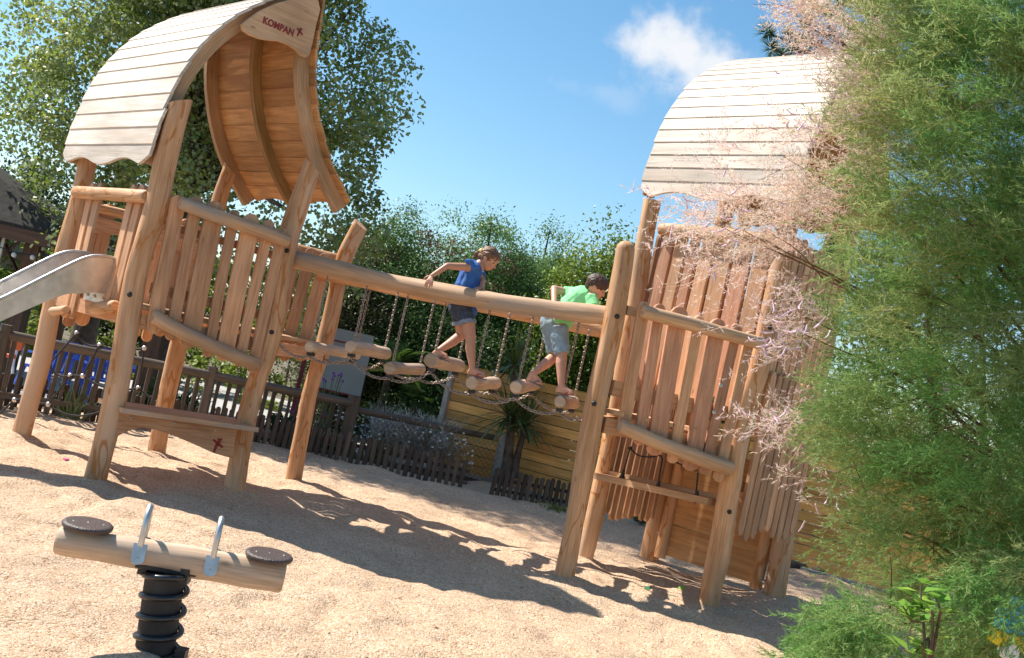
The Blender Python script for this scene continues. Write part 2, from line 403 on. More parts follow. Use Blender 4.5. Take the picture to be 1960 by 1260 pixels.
def make_ground():
    me = bpy.data.meshes.new('ground'); s = 600
    me.from_pydata([(-s, -s, -.09), (s, -s, -.09), (s, s, -.09), (-s, s, -.09)], [], [(0, 1, 2, 3)])
    tag(link('ground', me, M['soil']), 'dark earthy ground reaching to the horizon beyond the fences', None, None, 'structure')
    nx, ny = 430, 460; V = []; Fc = []
    for j in range(ny + 1):
        f = (j / ny)
        for i in range(nx + 1):
            X = -8.5 + 16.5 * i / nx; y1 = fenceY(X); Y = 1.5 + (y1 - 1.5) * f ** 1.05
            V.append((X, Y, sandz(X, Y)))
    for j in range(ny):
        for i in range(nx):
            a = j * (nx + 1) + i; Fc.append((a, a + 1, a + nx + 2, a + nx + 1))
    me = bpy.data.meshes.new('sand'); me.from_pydata(V, [], Fc); me.update()
    tag(link('sand', me, M['sand'], None, True), 'pale pea gravel covering the play area', None, None, 'structure')
    def sheet(name, poly, z, mat, label):
        me = bpy.data.meshes.new(name); n = len(poly)
        me.from_pydata([(x, y, z) for x, y in poly] + [(x, y, z - .03) for x, y in poly], [], [tuple(range(n)), tuple(range(2 * n - 1, n - 1, -1))] + [(i, i + n, (i + 1) % n + n, (i + 1) % n)for i in range(n)])
        tag(link(name, me, mat), label, None, None, 'structure')
    sheet('path', [(-14, 11.3), (-5, 12.3), (-2, 13.75), (-.3, 14.3), (-.1, 14.75), (1, 16), (1, 21), (-14, 21.5)], -.01, M['pathm'], 'grey concrete path behind the picket fences')
    sheet('flower_bed', [(-14, 10.0), (-5, 11.15), (-2, 12.95), (0, 13.6), (1.2, 13.6), (9, 9.0), (12, 9.5), (3, 15.2), (1, 15.98), (-.08, 14.74), (-.28, 14.28), (-2, 13.73), (-5, 12.28), (-14, 11.28)], .03, M['darkground'], 'dark mulch bed along the fences')
make_ground()

# ---------------------------------------------------------------- foliage builders
def setcol(me, cols):
    a = me.color_attributes.new('col', 'FLOAT_COLOR', 'POINT'); c = np.ones((len(cols), 4), dtype=np.float32); c[:, :3] = cols
    a.data.foreach_set('color', c.ravel())
def fastmesh(name, V, k):
    """V: (n*k,3) vertices, consecutive k vertices make one face"""
    n = len(V) // k; me = bpy.data.meshes.new(name)
    me.vertices.add(n * k); me.vertices.foreach_set('co', V.astype(np.float32).ravel())
    me.loops.add(n * k); me.loops.foreach_set('vertex_index', np.arange(n * k, dtype=np.int32))
    me.polygons.add(n); me.polygons.foreach_set('loop_start', np.arange(0, n * k, k, dtype=np.int32))
    me.polygons.foreach_set('loop_total', np.full(n, k, dtype=np.int32)); me.update(); return me
rng = np.random.default_rng(5)
def unit(a): return a / (np.linalg.norm(a, axis=-1, keepdims=True) + 1e-9)
def leaves(name, C, per, spread, size, c1, c2, parent, mat, flat=.8, asp=.62, cv=.35, droop=0.0, core=.55):
    C = np.asarray(C, float); nc = len(C); n = nc * per
    sp = np.repeat(rng.uniform(.65, 1.25, (nc, 1)), per, 0) * spread
    d = rng.normal(size=(n, 3)); d = unit(d) * rng.uniform(.15, 1, (n, 1)) ** core; d[:, 2] *= flat
    P = np.repeat(C, per, 0) + d * sp
    a = unit(rng.normal(size=(n, 3))); nn = unit(d + rng.normal(size=(n, 3)) * .7 + np.array([0, 0, .45]))
    a = unit(a - nn * (a * nn).sum(1, keepdims=True)); a[:, 2] -= droop; a = unit(a); b = np.cross(nn, a)
    s = size * rng.uniform(.6, 1.25, (n, 1)); b = b * s * asp * .5; a = a * s
    V = np.stack([P, P + a * .38 + b, P + a, P + a * .38 - b], 1).reshape(-1, 3)
    t = np.clip(np.repeat(rng.uniform(0, 1, (nc, 1)), per, 0) * .55 + rng.uniform(0, 1, (n, 1)) * .45, 0, 1)
    cols = np.array(c1) * (1 - t) + np.array(c2) * t; cols = cols * (1 + cv * (rng.uniform(-1, 1, (n, 1))))
    me = fastmesh(name, V, 4); setcol(me, np.repeat(np.clip(cols, 0, 1), 4, 0))
    return link(name, me, mat, parent)
def clump_centers(c, r, n, shell=.55, low=None, seed=0):
    out = []; rs = random.Random(seed)
    while len(out) < n:
        d = Vector((rs.gauss(0, 1), rs.gauss(0, 1), rs.gauss(0, 1))).normalized()
        lob = 1 + .28 * mnoise.noise(d * 2.1 + Vector((seed * 3.1, 0, 0))) + .16 * mnoise.noise(d * 5 + Vector((seed, 4, 0)))
        q = d * lob * (shell + (1 - shell) * rs.random())
        p = Vector((c[0] + q.x * r[0], c[1] + q.y * r[1], c[2] + q.z * r[2]))
        if low is not None and p.z < low: continue
        out.append(p)
    return out
def limbs(mb, base, cs, n, r, rs, fork=None):
    f0 = Vector(fork) if fork else Vector(base) + Vector((0, 0, 2))
    for p in rs.sample(cs, min(n, len(cs))):
        mid = f0.lerp(p, .45) + Vector((rs.uniform(-.2, .2), rs.uniform(-.2, .2), rs.uniform(.0, .35)))
        mb.tube(spl([f0, mid, p], 7), [r * (1 - .8 * i / 6) for i in range(7)], 6, wob=.15)
def tree(name, label, cat, base, c, rad, nclump, per, spread, leaf, c1, c2, trunk_r=.16, mat='leafG', seed=1, group=None, low=None, nl=16, flat=.8, shell=.5, asp=.62, extra=None, core=.55):
    t = thing(name, label, cat, base, group); rs = random.Random(seed)
    cs = clump_centers(c, rad, nclump, shell, low, seed)
    if extra: cs += extra
    mb = MB(); fork = Vector((lerp(base[0], c[0], .4), lerp(base[1], c[1], .4), max(base[2] + .6, c[2] - rad[2] * .75)))
    mb.tube(spl([(base[0], base[1], base[2] - .1), (base[0] + .05, base[1], (base[2] + fork.z) / 2), fork, Vector(c) - Vector((0, 0, rad[2] * .1))], 10), [trunk_r * (1.25 if i == 0 else 1 - .085 * i) for i in range(10)], 10, wob=.2)
    mb.build('trunk', M['bark'], t)
    mb = MB(); limbs(mb, base, cs, nl, trunk_r * .42, rs, fork); mb.build('branches', M['bark'], t)
    leaves('crown', [tuple(p) for p in cs], per, spread, leaf, c1, c2, t, M[mat], flat, asp, core=core)
    return t
# ---------------------------------------------------------------- play structure layout
FLp = gr(175, 930); FRp = gr(447, 955); BLp = gr(38, 850); BRp = gr(300, 880); P5p = gr(561, 933)
Ap = gr(1075, 1125); A2p = gr(1115, 1080); Bp = gr(1355, 1168); Cp = gr(1480, 1160); Dp = gr(1240, 1080)
TV = Vector((.735, .678, 0)).normalized(); SV = Vector((-TV.y, TV.x, 0)); OUT = -SV        # along the front face, into depth, towards the viewer
Z = Vector((0, 0, 1))
def pdir(a, b): d = b - a; d.z = 0; return d.normalized()
def post(parent, pix, Y, r0_, r1_, cut=None, mat='post', top_round=False, n=16, rings=26, wob=.16):
    P = [at(x, y, Y) for x, y in pix]
    d0 = (P[1] - P[0]).normalized(); zb = P[0].z; P = [P[0] - d0 * (zb + .15)] + P
    P = spl(P, rings); K = len(P)
    rad = [lerp(r0_, r1_, i / (K - 1)) * (1 + .07 * mnoise.noise(P[i] * 1.8)) for i in range(K)]
    if top_round:
        d = (P[-1] - P[-2]).normalized(); q = P[-1]; rr = rad[-1]
        for f, s_ in ((.35, .94), (.62, .78), (.85, .5), (.96, .22)): P.append(q + d * rr * f * .9); rad.append(rr * s_)
    mb = MB(); mb.tube(P, rad, n, wob=wob, cut=cut)
    return mb.build('post', M[mat], parent)
def bolt(parent, px, py, Y, r=.02):
    c = at(px, py, Y); mb = MB(); d = (CAM - c).normalized()
    mb.ball(c - d * .004, r, 12, 8, (1, .55, 1)); return mb.build('bolt_cap', M['black'], parent)
def log(p0, p1, r, mb=None, n=14, rings=12, wob=.12, bow=0.0, rr=None):
    mb = mb or MB(); p0, p1 = Vector(p0), Vector(p1); P = []; rad = []
    d = (p1 - p0).normalized()
    for i in range(rings):
        f = i / (rings - 1); P.append(p0.lerp(p1, f) + Z * bow * 4 * f * (1 - f)); rad.append((r if rr is None else lerp(r, rr, f)) * (1 + .05 * mnoise.noise(p0 * 3 + d * f * 2.2)))
    e = r * .22
    P = [P[0] - d * e] + P + [P[-1] + d * e]; rad = [rad[0] * .8] + rad + [rad[-1] * .8]
    mb.tube(P, rad, n, wob=wob); return mb
def picket_outline(L, w_, rs, rnd=1.0):
    """outline along y from 0 to L, with round ends and slightly wavering sides"""
    h = w_ / 2; o = []; k = 7; K = 5; ph = rs.uniform(0, 99)
    wv = lambda s_, y: s_ * h * (1 + .07 * mnoise.noise(Vector((ph + s_ * 5, y * 3, 0)))) + .10 * h * mnoise.noise(Vector((ph, y * 2.2, 3)))
    e = min(h * rnd, L * .2)
    for i in range(K): y = lerp(e, L - e, i / (K - 1)); o.append((wv(1, y), y))
    for i in range(1, k): a = math.pi * i / k; o.append((math.cos(a) * wv(1, L - e), L - e + math.sin(a) * e))
    for i in range(K): y = lerp(L - e, e, i / (K - 1)); o.append((wv(-1, y), y))
    for i in range(1, k): a = math.pi + math.pi * i / k; o.append((math.cos(a) * wv(1, e), e + math.sin(a) * e))
    return o
def picket(mb, P0, t, top, bot, w_, off=0.0, th=.028, rs=random, world=False, rnd=1.0):
    k1, z1 = onp(*top, P0, t) if not world else top; k0, z0 = onp(*bot, P0, t) if not world else bot
    n = Vector((t.y, -t.x, 0)); P0 = Vector((P0.x, P0.y, 0))
    a = P0 + t * k0 + Z * z0; b = P0 + t * k1 + Z * z1; ay = (b - a).normalized(); ax = ay.cross(n).normalized()
    if ax.dot(t) < 0: ax = -ax
    O = a + n * off
    if ax.cross(ay).dot(n) < 0: O = O + n * th
    mb.poly(O, ax, ay, picket_outline((b - a).length, w_, rs, rnd), th, .004)
def panel(parent, P0, t, lst, off=0.0, mat='picket', name='picket_panel'):
    """each (top px, bottom px, width)"""
    mb = MB(); rs = random.Random(3)
    for top, bot, w_ in lst: picket(mb, P0, t, top, bot, w_, off, rs=rs)
    return mb.build(name, M[mat], parent)
def railpx(parent, P0, t, a, b, r, off, mat='postgrey', name='rail', bow=0.0, rr=None, seedless=None):
    k0, z0 = onp(*a, P0, t); k1, z1 = onp(*b, P0, t); n = Vector((t.y, -t.x, 0)); P0 = Vector((P0.x, P0.y, 0))
    return log(P0 + t * k0 + Z * z0 + n * off, P0 + t * k1 + Z * z1 + n * off, r, bow=bow, rr=rr).build(name, M[mat], parent)
def figure_logo(mb, O, ax, ay, s_):
    def bar(a, b, w0, w1):
        a, b = Vector(a), Vector(b); d = (b - a).normalized(); q = Vector((-d.y, d.x)); e = d * w1 * .5
        mb.poly(O, ax * s_, ay * s_, [a - q * w0 * 1.25, b - q * w1 * 1.3, b + e, b + q * w1 * 1.3, a + q * w0 * 1.25], .004 / 1, .0005)
    bar((0, 0), (-.52, .30), .12, .08); bar((0, .02), (.36, .50), .12, .08); bar((0, 0), (.68, -.34), .14, .09); bar((.02, .02), (-.16, -.92), .14, .09)
    c = [(.02 + .13 * math.cos(a * math.pi / 5), .42 + .13 * math.sin(a * math.pi / 5)) for a in range(10)]
    mb.poly(O, ax * s_, ay * s_, c, .004, .0005)

# profile of a roof wing measured on the near gable of the left tower: (k along TV, z)
RO = FLp + OUT * -.06
def prof(pxs): return [onp(x, y, RO, TV) for x, y in pxs]
LEFTW = prof([(284, 312), (296, 270), (305, 239), (318, 207), (332, 175), (348, 143), (368, 114), (389, 88), (411, 66), (436, 46), (461, 30), (514, 5), (562, -8), (610, -14)])
RIGHTW = prof([(664, 396), (640, 348), (620, 300), (604, 243), (596, 186), (593, 140), (595, 95), (602, 45), (612, -8)])
def resample(pr, n):
    P = spl([(a, b, 0) for a, b in pr], 200); d = [0]
    for i in range(1, 200): d.append(d[-1] + (P[i] - P[i - 1]).length)
    out = []; j = 0
    for i in range(n + 1):
        t = d[-1] * i / n
        while j < 198 and d[j + 1] < t: j += 1
        f = (t - d[j]) / max(1e-9, d[j + 1] - d[j]); out.append(P[j].lerp(P[j + 1], min(1, f)))
    return out
def roof(parent, O, tv, L, dz, ns_l=16, ns_r=12, scale=1.0, lett=True):
    sv_ = Vector((-tv.y, tv.x, 0)); O = Vector((O.x, O.y, 0)); rs = random.Random(9)
    zE = LEFTW[0][1]; W = lambda p, s_: O + tv * p[0] * scale + Z * (zE + (p[1] - zE) * scale + dz) + sv_ * s_
    rf = thing('roof', None, None, tuple(parent.location)); rf.parent = parent; rf.location = (0, 0, 0)
    wing_meshes = []
    for side, pr, ns in ((-1, LEFTW, ns_l), (1, RIGHTW, ns_r)):
        P = resample(pr, ns); mb = MB()
        for i in range(ns):
            a, b = P[i], P[i + 1]; d = (b - a); ln = d.length * scale; d.normalize()
            nrm = Vector((-d.y, d.x, 0)) if side < 0 else Vector((d.y, -d.x, 0))      # outward in profile plane
            if side < 0: nrm = Vector((-d.y, d.x, 0))
            D = tv * d.x + Z * d.y; NN = tv * nrm.x + Z * nrm.y
            e0, e1 = rs.uniform(-.012, .012) - .05, rs.uniform(-.01, .01)
            p = W(a, 0) + NN * .016
            if i == 0:                                                # wavy bottom board
                pts = [(e0, ln + .012)]; K = 26; LL = L + e1
                for j in range(K + 1):
                    f = j / K; wv = -.035 - .030 * math.cos(f * 4 * math.pi) * (1 if .04 < f < .96 else .3)
                    if f < .06: wv += (.06 - f) * 1.1
                    if f > .94: wv += (f - .94) * 1.1
                    pts.append((lerp(e0, LL, f), wv + .03))
                pts.append((LL, ln + .012))
            else:
                pts = [(e0, .0), (L + e1, .0), (L + e1, ln + .012), (e0, ln + .012)]
            tilt = D * 1.0 - NN * (.008 / max(ln, .01)); tilt.normalize()
            N2 = sv_.cross(tilt)
            flip = N2.dot(NN) < 0
            if flip: mb.poly(p + NN * .0, tilt, sv_, [(y, x) for x, y in pts], .022, .003, along=1)
            else: mb.poly(p, sv_, tilt, pts, .022, .003, along=0)
        o = mb.build('roof_wing', M['slat'] if side < 0 else M['under'], rf)
        # ribs
        P = resample(pr, 22)
        for s_ in ((.03, L / 2 - .03, L - .08) if side > 0 else (.03, L - .08)):
            mb = MB(); vs = []; fs = []; us = []
            wd = .058
            for i, p in enumerate(P):
                a = P[max(0, i - 1)]; b = P[min(22, i + 1)]; d = (b - a).normalized()
                nrm = Vector((-d.y, d.x, 0)) if side < 0 else Vector((d.y, -d.x, 0))
                dep = .115 if s_ != L / 2 - .03 else .085
                for q, so_ in ((-.0, 0), (-.0, wd), (-dep, wd), (-dep, 0)):
                    v = Vector((p.x, p.y, 0)) + nrm * (q + .012)
                    vs.append(W(v, s_ + so_))
            for i in range(22):
                for j in range(4):
                    k = (j + 1) % 4; fs.append((i * 4 + j, i * 4 + k, (i + 1) * 4 + k, (i + 1) * 4 + j))
                    wj = (0, .06, .16, .22, .32)
                    us.append([(wj[j], i * .1), (wj[j + 1], i * .1), (wj[j + 1], i * .1 + .1), (wj[j], i * .1 + .1)])
            fs += [(0, 1, 2, 3), (91, 90, 89, 88)]; us += [[(0, 0), (.05, 0), (.05, .1), (0, .1)]] * 2
            mb.add(vs, fs, us); mb.build('roof_rib', M['ribdark' if s_ == L / 2 - .03 else 'rib'], rf)
    # gable board
    g = [onp(x, y, RO, TV) for x, y in ((455, 48), (470, 36), (490, 22), (520, 8), (560, -3), (600, -6), (606, 20), (598, 50), (592, 80), (586, 104), (580, 111), (571, 109), (560, 98), (545, 87), (525, 80), (508, 79), (490, 76), (470, 68), (458, 60))]
    mb = MB(); mb.poly(O - sv_ * .032 + Z * (dz + zE * (1 - scale)), tv * scale, Z * scale, g, .03, .005, along=0)
    gb = mb.build('gable_board', M['board'], rf)
    return rf, W
# ================================================================ left tower
def left_tower():
    t = thing('play_tower', 'left wooden play tower with arched roof board of red lettering, bench and slide opening', 'play tower', (FLp.x, FLp.y, 0))
    yFL, yFR, yBL, yBR, y5 = FLp.y, FRp.y, BLp.y, BRp.y, P5p.y
    p = post(t, [(178, 930), (223, 750), (257, 550), (295, 410), (313, 321), (346, 196)], yFL, .083, .083, cut=Vector((.45, .1, -.2)))
    bolt(p, 248, 564, yFL - .085)
    p = post(t, [(446, 950), (477, 778), (522, 636), (548, 478), (567, 407), (598, 316)], yFR, .084, .076, cut=Vector((-.5, 0, 0)))
    bolt(p, 549, 480, yFR - .085); bolt(p, 520, 636, yFR - .085)
    post(t, [(38, 845), (58, 766), (79, 692), (97, 603), (121, 493), (150, 389), (178, 262)], yBL, .077, .07)
    post(t, [(299, 872), (331, 704), (390, 500), (421, 379), (441, 322)], yBR, .083, .07, cut=Vector((-.6, 0, 0)))
    post(t, [(561, 925), (592, 757), (624, 650), (655, 507), (690, 430)], y5, .077, .078, cut=Vector((-.35, .2, 0)))
    # front panel
    tf = pdir(FLp, FRp); P0 = FLp
    S = lambda x, y: (x / 2.8, 300 + y / 2.8)
    lst = [(S(940, 205), S(800, 945), .115), (S(1040, 212), S(895, 975), .095), (S(1140, 238), S(985, 1020), .155), (S(1240, 285), S(1090, 1070), .085),
           (S(1335, 305), S(1175, 1090), .150), (S(1428, 338), S(1255, 1120), .09), (S(1500, 382), S(1325, 1150), .09)]
    panel(t, P0, tf, lst, .045)
    railpx(t, P0, tf, (334, 388), (535, 460), .052, .115); railpx(t, P0, tf, (282, 603), (478, 694), .054, .12, bow=-.02)
    # slide side panel
    ts = pdir(BLp, FLp); Q = lambda x, y: (x / 4.2, 320 + y / 4.2)
    lst = [(Q(785, 140), Q(545, 1215), .105), (Q(850, 135), Q(600, 1225), .10), (Q(1120, 150), Q(880, 1160), .10), (Q(1190, 150), Q(935, 1180), .11)]
    panel(t, BLp, ts, lst, .02)
    railpx(t, BLp, ts, (166, 373), (300, 382), .052, .085, 'post'); railpx(t, BLp, ts, (120, 600), (146, 597), .036, .085, 'post'); railpx(t, BLp, ts, (201, 595), (240, 592), .05, .085, 'post')
    # back panel, between the two rear posts
    tb = pdir(BLp, BRp); n = Vector((tb.y, -tb.x, 0)); mb = MB(); rs = random.Random(4)
    wid = (BRp - BLp).length
    ks = [.16, .27, .75, .87, .98, 1.09]
    for k in ks: picket(mb, BLp, tb, (k + .01, 2.18 + rs.uniform(-.03, .04)), (k, 1.08 + rs.uniform(-.05, .05)), rs.uniform(.085, .12), -.03, rs=rs, world=True)
    mb.build('picket_panel', M['picket'], t)
    B0 = Vector((BLp.x, BLp.y, 0))
    log(B0 + tb * .05 + Z * 2.08, B0 + tb * (wid - .05) + Z * 2.08, .045, bow=.02).build('rail', M['post'], t)
    log(B0 + tb * .05 + Z * 1.22, B0 + tb * (wid - .05) + Z * 1.2, .05).build('rail', M['post'], t)
    # valance board seen through the slide opening
    mb = MB(); pts = [(0, 0)]
    for i in range(13): f = i / 12; pts.append((wid * f, -.10 - .10 * abs(2 * f - 1) ** 2 - (.0)))
    pts.append((wid, 0)); mb.poly(B0 + Z * 2.02, tb, Z, pts, .03, .004, along=0); mb.build('valance', M['picket'], t)
    # deck
    mb = MB(); zd = 1.36
    F0_, R0_, L0_, K0_ = [Vector((q.x, q.y, 0)) for q in (FLp, FRp, BLp, BRp)]; G0 = Vector((P5p.x, P5p.y, 0))
    for i in range(9):
        f = (i + .5) / 9; a = F0_.lerp(L0_, f); b = R0_.lerp(K0_, f); hw = (L0_ - F0_) / 9 * .47
        mb.box(a + Z * zd, b + Z * zd, hw, Z * .016)
    for i in range(7):
        f = (i + .5) / 7; a = R0_.lerp(K0_, f); b = R0_.lerp(G0, f); hw = (K0_ - R0_) / 7 * .46
        mb.box(a + Z * zd + tf * .03, b + Z * zd, hw, Z * .016)
    mb.build('deck', M['board'], t)
    mb = MB()
    for a, b in ((F0_, R0_), (L0_, K0_), (F0_, L0_), (R0_, K0_), (R0_, G0), (K0_, G0)):
        d = (b - a).normalized(); mb.box(a + d * .06 + Z * (zd - .10), b - d * .06 + Z * (zd - .10), d.cross(Z) * .026, Z * .055)
    mb.build('deck_frame', M['picket'], t)
    # inner ledge behind the front pickets
    mb = MB(); mb.box(F0_ + tf * .1 + Z * 1.52 + OUT * -.02, R0_ - tf * .05 + Z * 1.5 + OUT * -.02, OUT * .018, Z * .04); mb.build('cross_beam', M['picket'], t); mb = MB(); mb.box(F0_ + tf * .1 + Z * 2.0 + OUT * -.02, R0_ - tf * .05 + Z * 2.0 + OUT * -.02, OUT * .018, Z * .03); mb.build('cross_beam', M['picket'], t)
    # fence on the far side of the bridge landing
    tp = pdir(BRp, P5p); V_ = lambda x, y: (500 + x / 2.8, 400 + y / 2.8)
    lst = [(V_(200, 205), V_(62, 800), .09), (V_(276, 212), V_(120, 815), .115), (V_(350, 240), V_(205, 815), .12)]
    panel(t, BRp, tp, lst, .03)
    railpx(t, BRp, tp, V_(-40, 150), V_(400, 262), .04, -.03, 'post')
    # bench
    mb = MB(); sk0, sz0 = onp(232, 788, P0, tf); sk1, sz1 = onp(452, 818, P0, tf); zs = .60
    a = F0_ + tf * .02 + Z * zs; b = R0_ - tf * .02 + Z * (zs)
    mb.box(a + OUT * .06, b + OUT * .06, OUT * .11, Z * .018); mb.box(a + OUT * .06 + SV * .235, b + OUT * .06 + SV * .235, OUT * .11, Z * .018)
    bn = mb.build('bench_seat', M['postgrey'], t)
    pts = [onp(x, y, P0 + OUT * .09, tf) for x, y in ((228, 788), (452, 824), (446, 878), (410, 868), (370, 850), (335, 835), (300, 823), (272, 819), (250, 824), (232, 832), (219, 840))]
    pts = [(k, min(z, zs - .019) if i > 1 else zs - .019) for i, (k, z) in enumerate(pts)]
    mb = MB(); O_ = F0_ + OUT * .09; mb.poly(O_ - OUT * .03, tf, Z, pts, .03, .004, along=0)
    ap = mb.build('bench_apron', M['picket'], t); ap['label'] = 'arched apron board with a small red figure emblem'
    k, z = onp(417, 849, P0 + OUT * .1, tf); mb = MB(); figure_logo(mb, O_ + tf * k + Z * z, tf, Z, .078); lg = mb.build('emblem', M['red'], ap)
    for x, y in ((251, 800), (413, 824), (336, 811)):
        k, z = onp(x, y, P0 + OUT * .1, tf); mb = MB(); mb.ball(O_ + tf * k + Z * z, .011, 8, 6); mb.build('bolt_head', M['zinc'], ap)
    rf, W = roof(t, RO, TV, 1.70, 0)
    # lettering on the gable board
    gb = [c for c in rf.children if c.name.startswith('gable_board')][0]
    k0, z0 = onp(503, 41, RO + OUT * .0625, TV); k1, z1 = onp(561, 68, RO + OUT * .0625, TV)
    cu_ = bpy.data.curves.new('lettering', 'FONT'); cu_.body = 'KOMPAN'; cu_.size = .1; cu_.extrude = .003; cu_.offset = .0042; cu_.space_character = 1.06
    tmp = bpy.data.objects.new('tmp', cu_); COL.objects.link(tmp); bpy.context.view_layer.update()
    me = bpy.data.meshes.new_from_object(tmp.evaluated_get(bpy.context.evaluated_depsgraph_get())); bpy.data.objects.remove(tmp)
    xs = [v.co.x for v in me.vertices]; sc = (k1 - k0) / (max(xs) - min(xs)); O2 = Vector((RO.x, RO.y, 0)) + OUT * .0625
    for v in me.vertices:
        x, y, zz = v.co
        v.co = O2 + TV * (k0 + (x - min(xs)) * sc) + Z * (z0 - .012 + y * sc * 1.12) + OUT * zz
    me.name = 'lettering'; link('lettering', me, M['red'], gb)
    gb['label'] = 'gable board with the red word and figure'
    k, z = onp(570, 61, RO + OUT * .0625, TV); mb = MB(); figure_logo(mb, O2 + TV * (k + .012) + Z * (z + .01), TV, Z, .05); mb.build('emblem', M['red'], gb)
left_tower()
# ================================================================ right tower
def right_tower():
    t = thing('play_tower', 'right tall wooden play tower behind the pink flowering branches with rope handles', 'play tower', (Bp.x, Bp.y, 0))
    yA, yA2, yB, yC, yD = Ap.y, A2p.y, Bp.y, Cp.y, Dp.y
    p = post(t, [(1077, 1120), (1110, 940), (1140, 770), (1170, 640), (1186, 560), (1197, 478)], yA, .077, .078, top_round=True, wob=.2)
    bolt(p, 1181, 606, yA - .085); bolt(p, 1137, 773, yA - .085)
    post(t, [(1117, 1078), (1150, 930), (1185, 760), (1220, 560), (1240, 430), (1249, 384)], yA2, .075, .08, wob=.24)
    p = post(t, [(1355, 1165), (1376, 1060), (1402, 900), (1428, 780), (1452, 700), (1478, 590), (1500, 480), (1530, 350)], yB, .088, .08, wob=.26)
    bolt(p, 1396, 980, yB - .09); bolt(p, 1474, 627, yB - .085)
    post(t, [(1480, 1155), (1500, 1030), (1530, 880), (1560, 740), (1590, 600), (1640, 380)], yC, .093, .08, wob=.24)
    post(t, [(1241, 1080), (1262, 960), (1290, 830), (1320, 690), (1352, 560), (1395, 380)], yD, .083, .08, wob=.2)
    tf = pdir(Ap, Bp); P0 = Ap
    W6 = lambda x, y: (1000 + x / 3.5, 420 + y / 3.5); W7 = lambda x, y: (1000 + x / 2.8, 760 + y / 2.8)
    lst = [(W6(800, 550), W7(520, 200), .10), (W6(905, 565), W7(608, 255), .095), (W6(1040, 583), W7(690, 310), .155), (W6(1168, 643), W7(785, 350), .09),
           (W6(1298, 664), W7(880, 390), .15), (W6(1422, 697), W7(955, 410), .09), (W6(1512, 748), W7(1030, 450), .09)]
    mb = MB(); rs = random.Random(5)
    for i in (0, 3, 6): picket(mb, P0, tf, *lst[i], off=.03, rs=rs)
    mb.build('picket_panel', M['picket'], t); mb = MB()
    for i in (1, 2, 4, 5): picket(mb, P0, tf, *lst[i], off=.03, rs=rs)
    mb.build('picket_panel', M['pickpink'], t)
    for x, y in ((1380, 738), (1367, 789)):
        k, z = onp(x, y, P0 + Vector((tf.y, -tf.x, 0)) * .06, tf); mb = MB(); mb.ball(Vector((P0.x, P0.y, 0)) + tf * k + Z * z + Vector((tf.y, -tf.x, 0)) * .058, .017, 10, 6, (1, .3, 1)); mb.build('bolt_head', M['zinc'], t)
    railpx(t, P0, tf, (1221, 596), (1440, 655), .052, .10); railpx(t, P0, tf, (1178, 812), (1384, 893), .056, .105, bow=-.015)
    k, z = onp(1211, 597, P0, tf); a = Vector((P0.x, P0.y, 0)) + tf * k + Z * z; mb = MB(); mb.box(a - tf * .06, a + tf * .05, Vector((tf.y, -tf.x, 0)) * .03, Z * .035); mb.build('rail_bracket', M['postgrey'], t)
    # upper panel A2-B, above the high deck
    tu = pdir(A2p, Bp); A0 = Vector((A2p.x, A2p.y, 0)); B0 = Vector((Bp.x, Bp.y, 0)); C0 = Vector((Cp.x, Cp.y, 0)); D0 = Vector((Dp.x, Dp.y, 0)); nu = Vector((tu.y, -tu.x, 0))
    Wd = (B0 - A0).length; mb = MB(); mb2 = MB(); k = .12
    while k < Wd - .08:
        w_ = rs.choice((.09, .15, .10, .125)); q = mb if rs.random() < .5 else mb2
        picket(q, A0, tu, (k + w_ / 2, 3.06 + rs.uniform(-.03, .02)), (k + w_ / 2 - .01, 1.62 + rs.uniform(-.04, .04)), w_, .03, rs=rs, world=True); k += w_ + .032
    mb.build('picket_panel', M['picket'], t); mb2.build('picket_panel', M['pickpink'], t)
    log(A0 + tu * .1 + Z * 3.0 + nu * .07, B0 - tu * .08 + Z * 2.99 + nu * .07, .055, bow=.01).build('rail', M['post'], t)
    log(A0 + tu * .08 + Z * 1.93 + nu * .0, B0 - tu * .05 + Z * 1.93 + nu * .0, .05).build('rail', M['post'], t)
    # side panel B-C
    tc_ = pdir(Bp, Cp); Wc = (C0 - B0).length; nc = Vector((tc_.y, -tc_.x, 0)); mb = MB(); k = .10; i = 0
    while k < Wc - .10:
        w_ = (.10, .085, .095, .09, .10, .09, .1)[i % 7]
        picket(mb, B0, tc_, (k + w_ / 2, 1.95 + rs.uniform(0, .05)), (k + w_ / 2 - .0, .62 - .05 * math.sin(i * 1.3)), w_, .035, rs=rs, world=True, rnd=1.5)
        picket(mb, B0, tc_, (k + w_ / 2 + .01, 3.05 + rs.uniform(0, .05)), (k + w_ / 2 + .01, 1.40), w_, .002, rs=rs, world=True)
        k += w_ + .028; i += 1
    mb.build('picket_panel', M['picket'], t)
    log(B0 + tc_ * .08 + Z * 2.95 - nc * .04, C0 - tc_ * .05 + Z * 2.95 - nc * .04, .05).build('rail', M['post'], t); log(B0 + tc_ * .08 + Z * 1.0 - nc * .05, C0 - tc_ * .05 + Z * 1.0 - nc * .05, .045).build('rail', M['post'], t)
    # side panel A2-D (seen from inside, long pickets hanging low)
    td = pdir(A2p, Dp); Wq = (D0 - A0).length; mb = MB(); k = .06; i = 0
    while k < Wq - .03:
        w_ = (.085, .075, .08)[i % 3]; picket(mb, A0, td, (k + w_ / 2, 3.0), (k + w_ / 2, .42 + .07 * mnoise.noise(Vector((i * .6, 0, 0)))), w_, -.02, rs=rs, world=True, rnd=1.4); k += w_ + .022; i += 1
    mb.build('picket_panel', M['picket'], t)
    te = pdir(Dp, Cp); We = (C0 - D0).length; mb = MB(); k = .1
    while k < We - .1: w_ = rs.choice((.10, .13)); picket(mb, D0, te, (k + w_ / 2, 3.02), (k + w_ / 2, 1.75), w_, -.02, rs=rs, world=True); k += w_ + .025
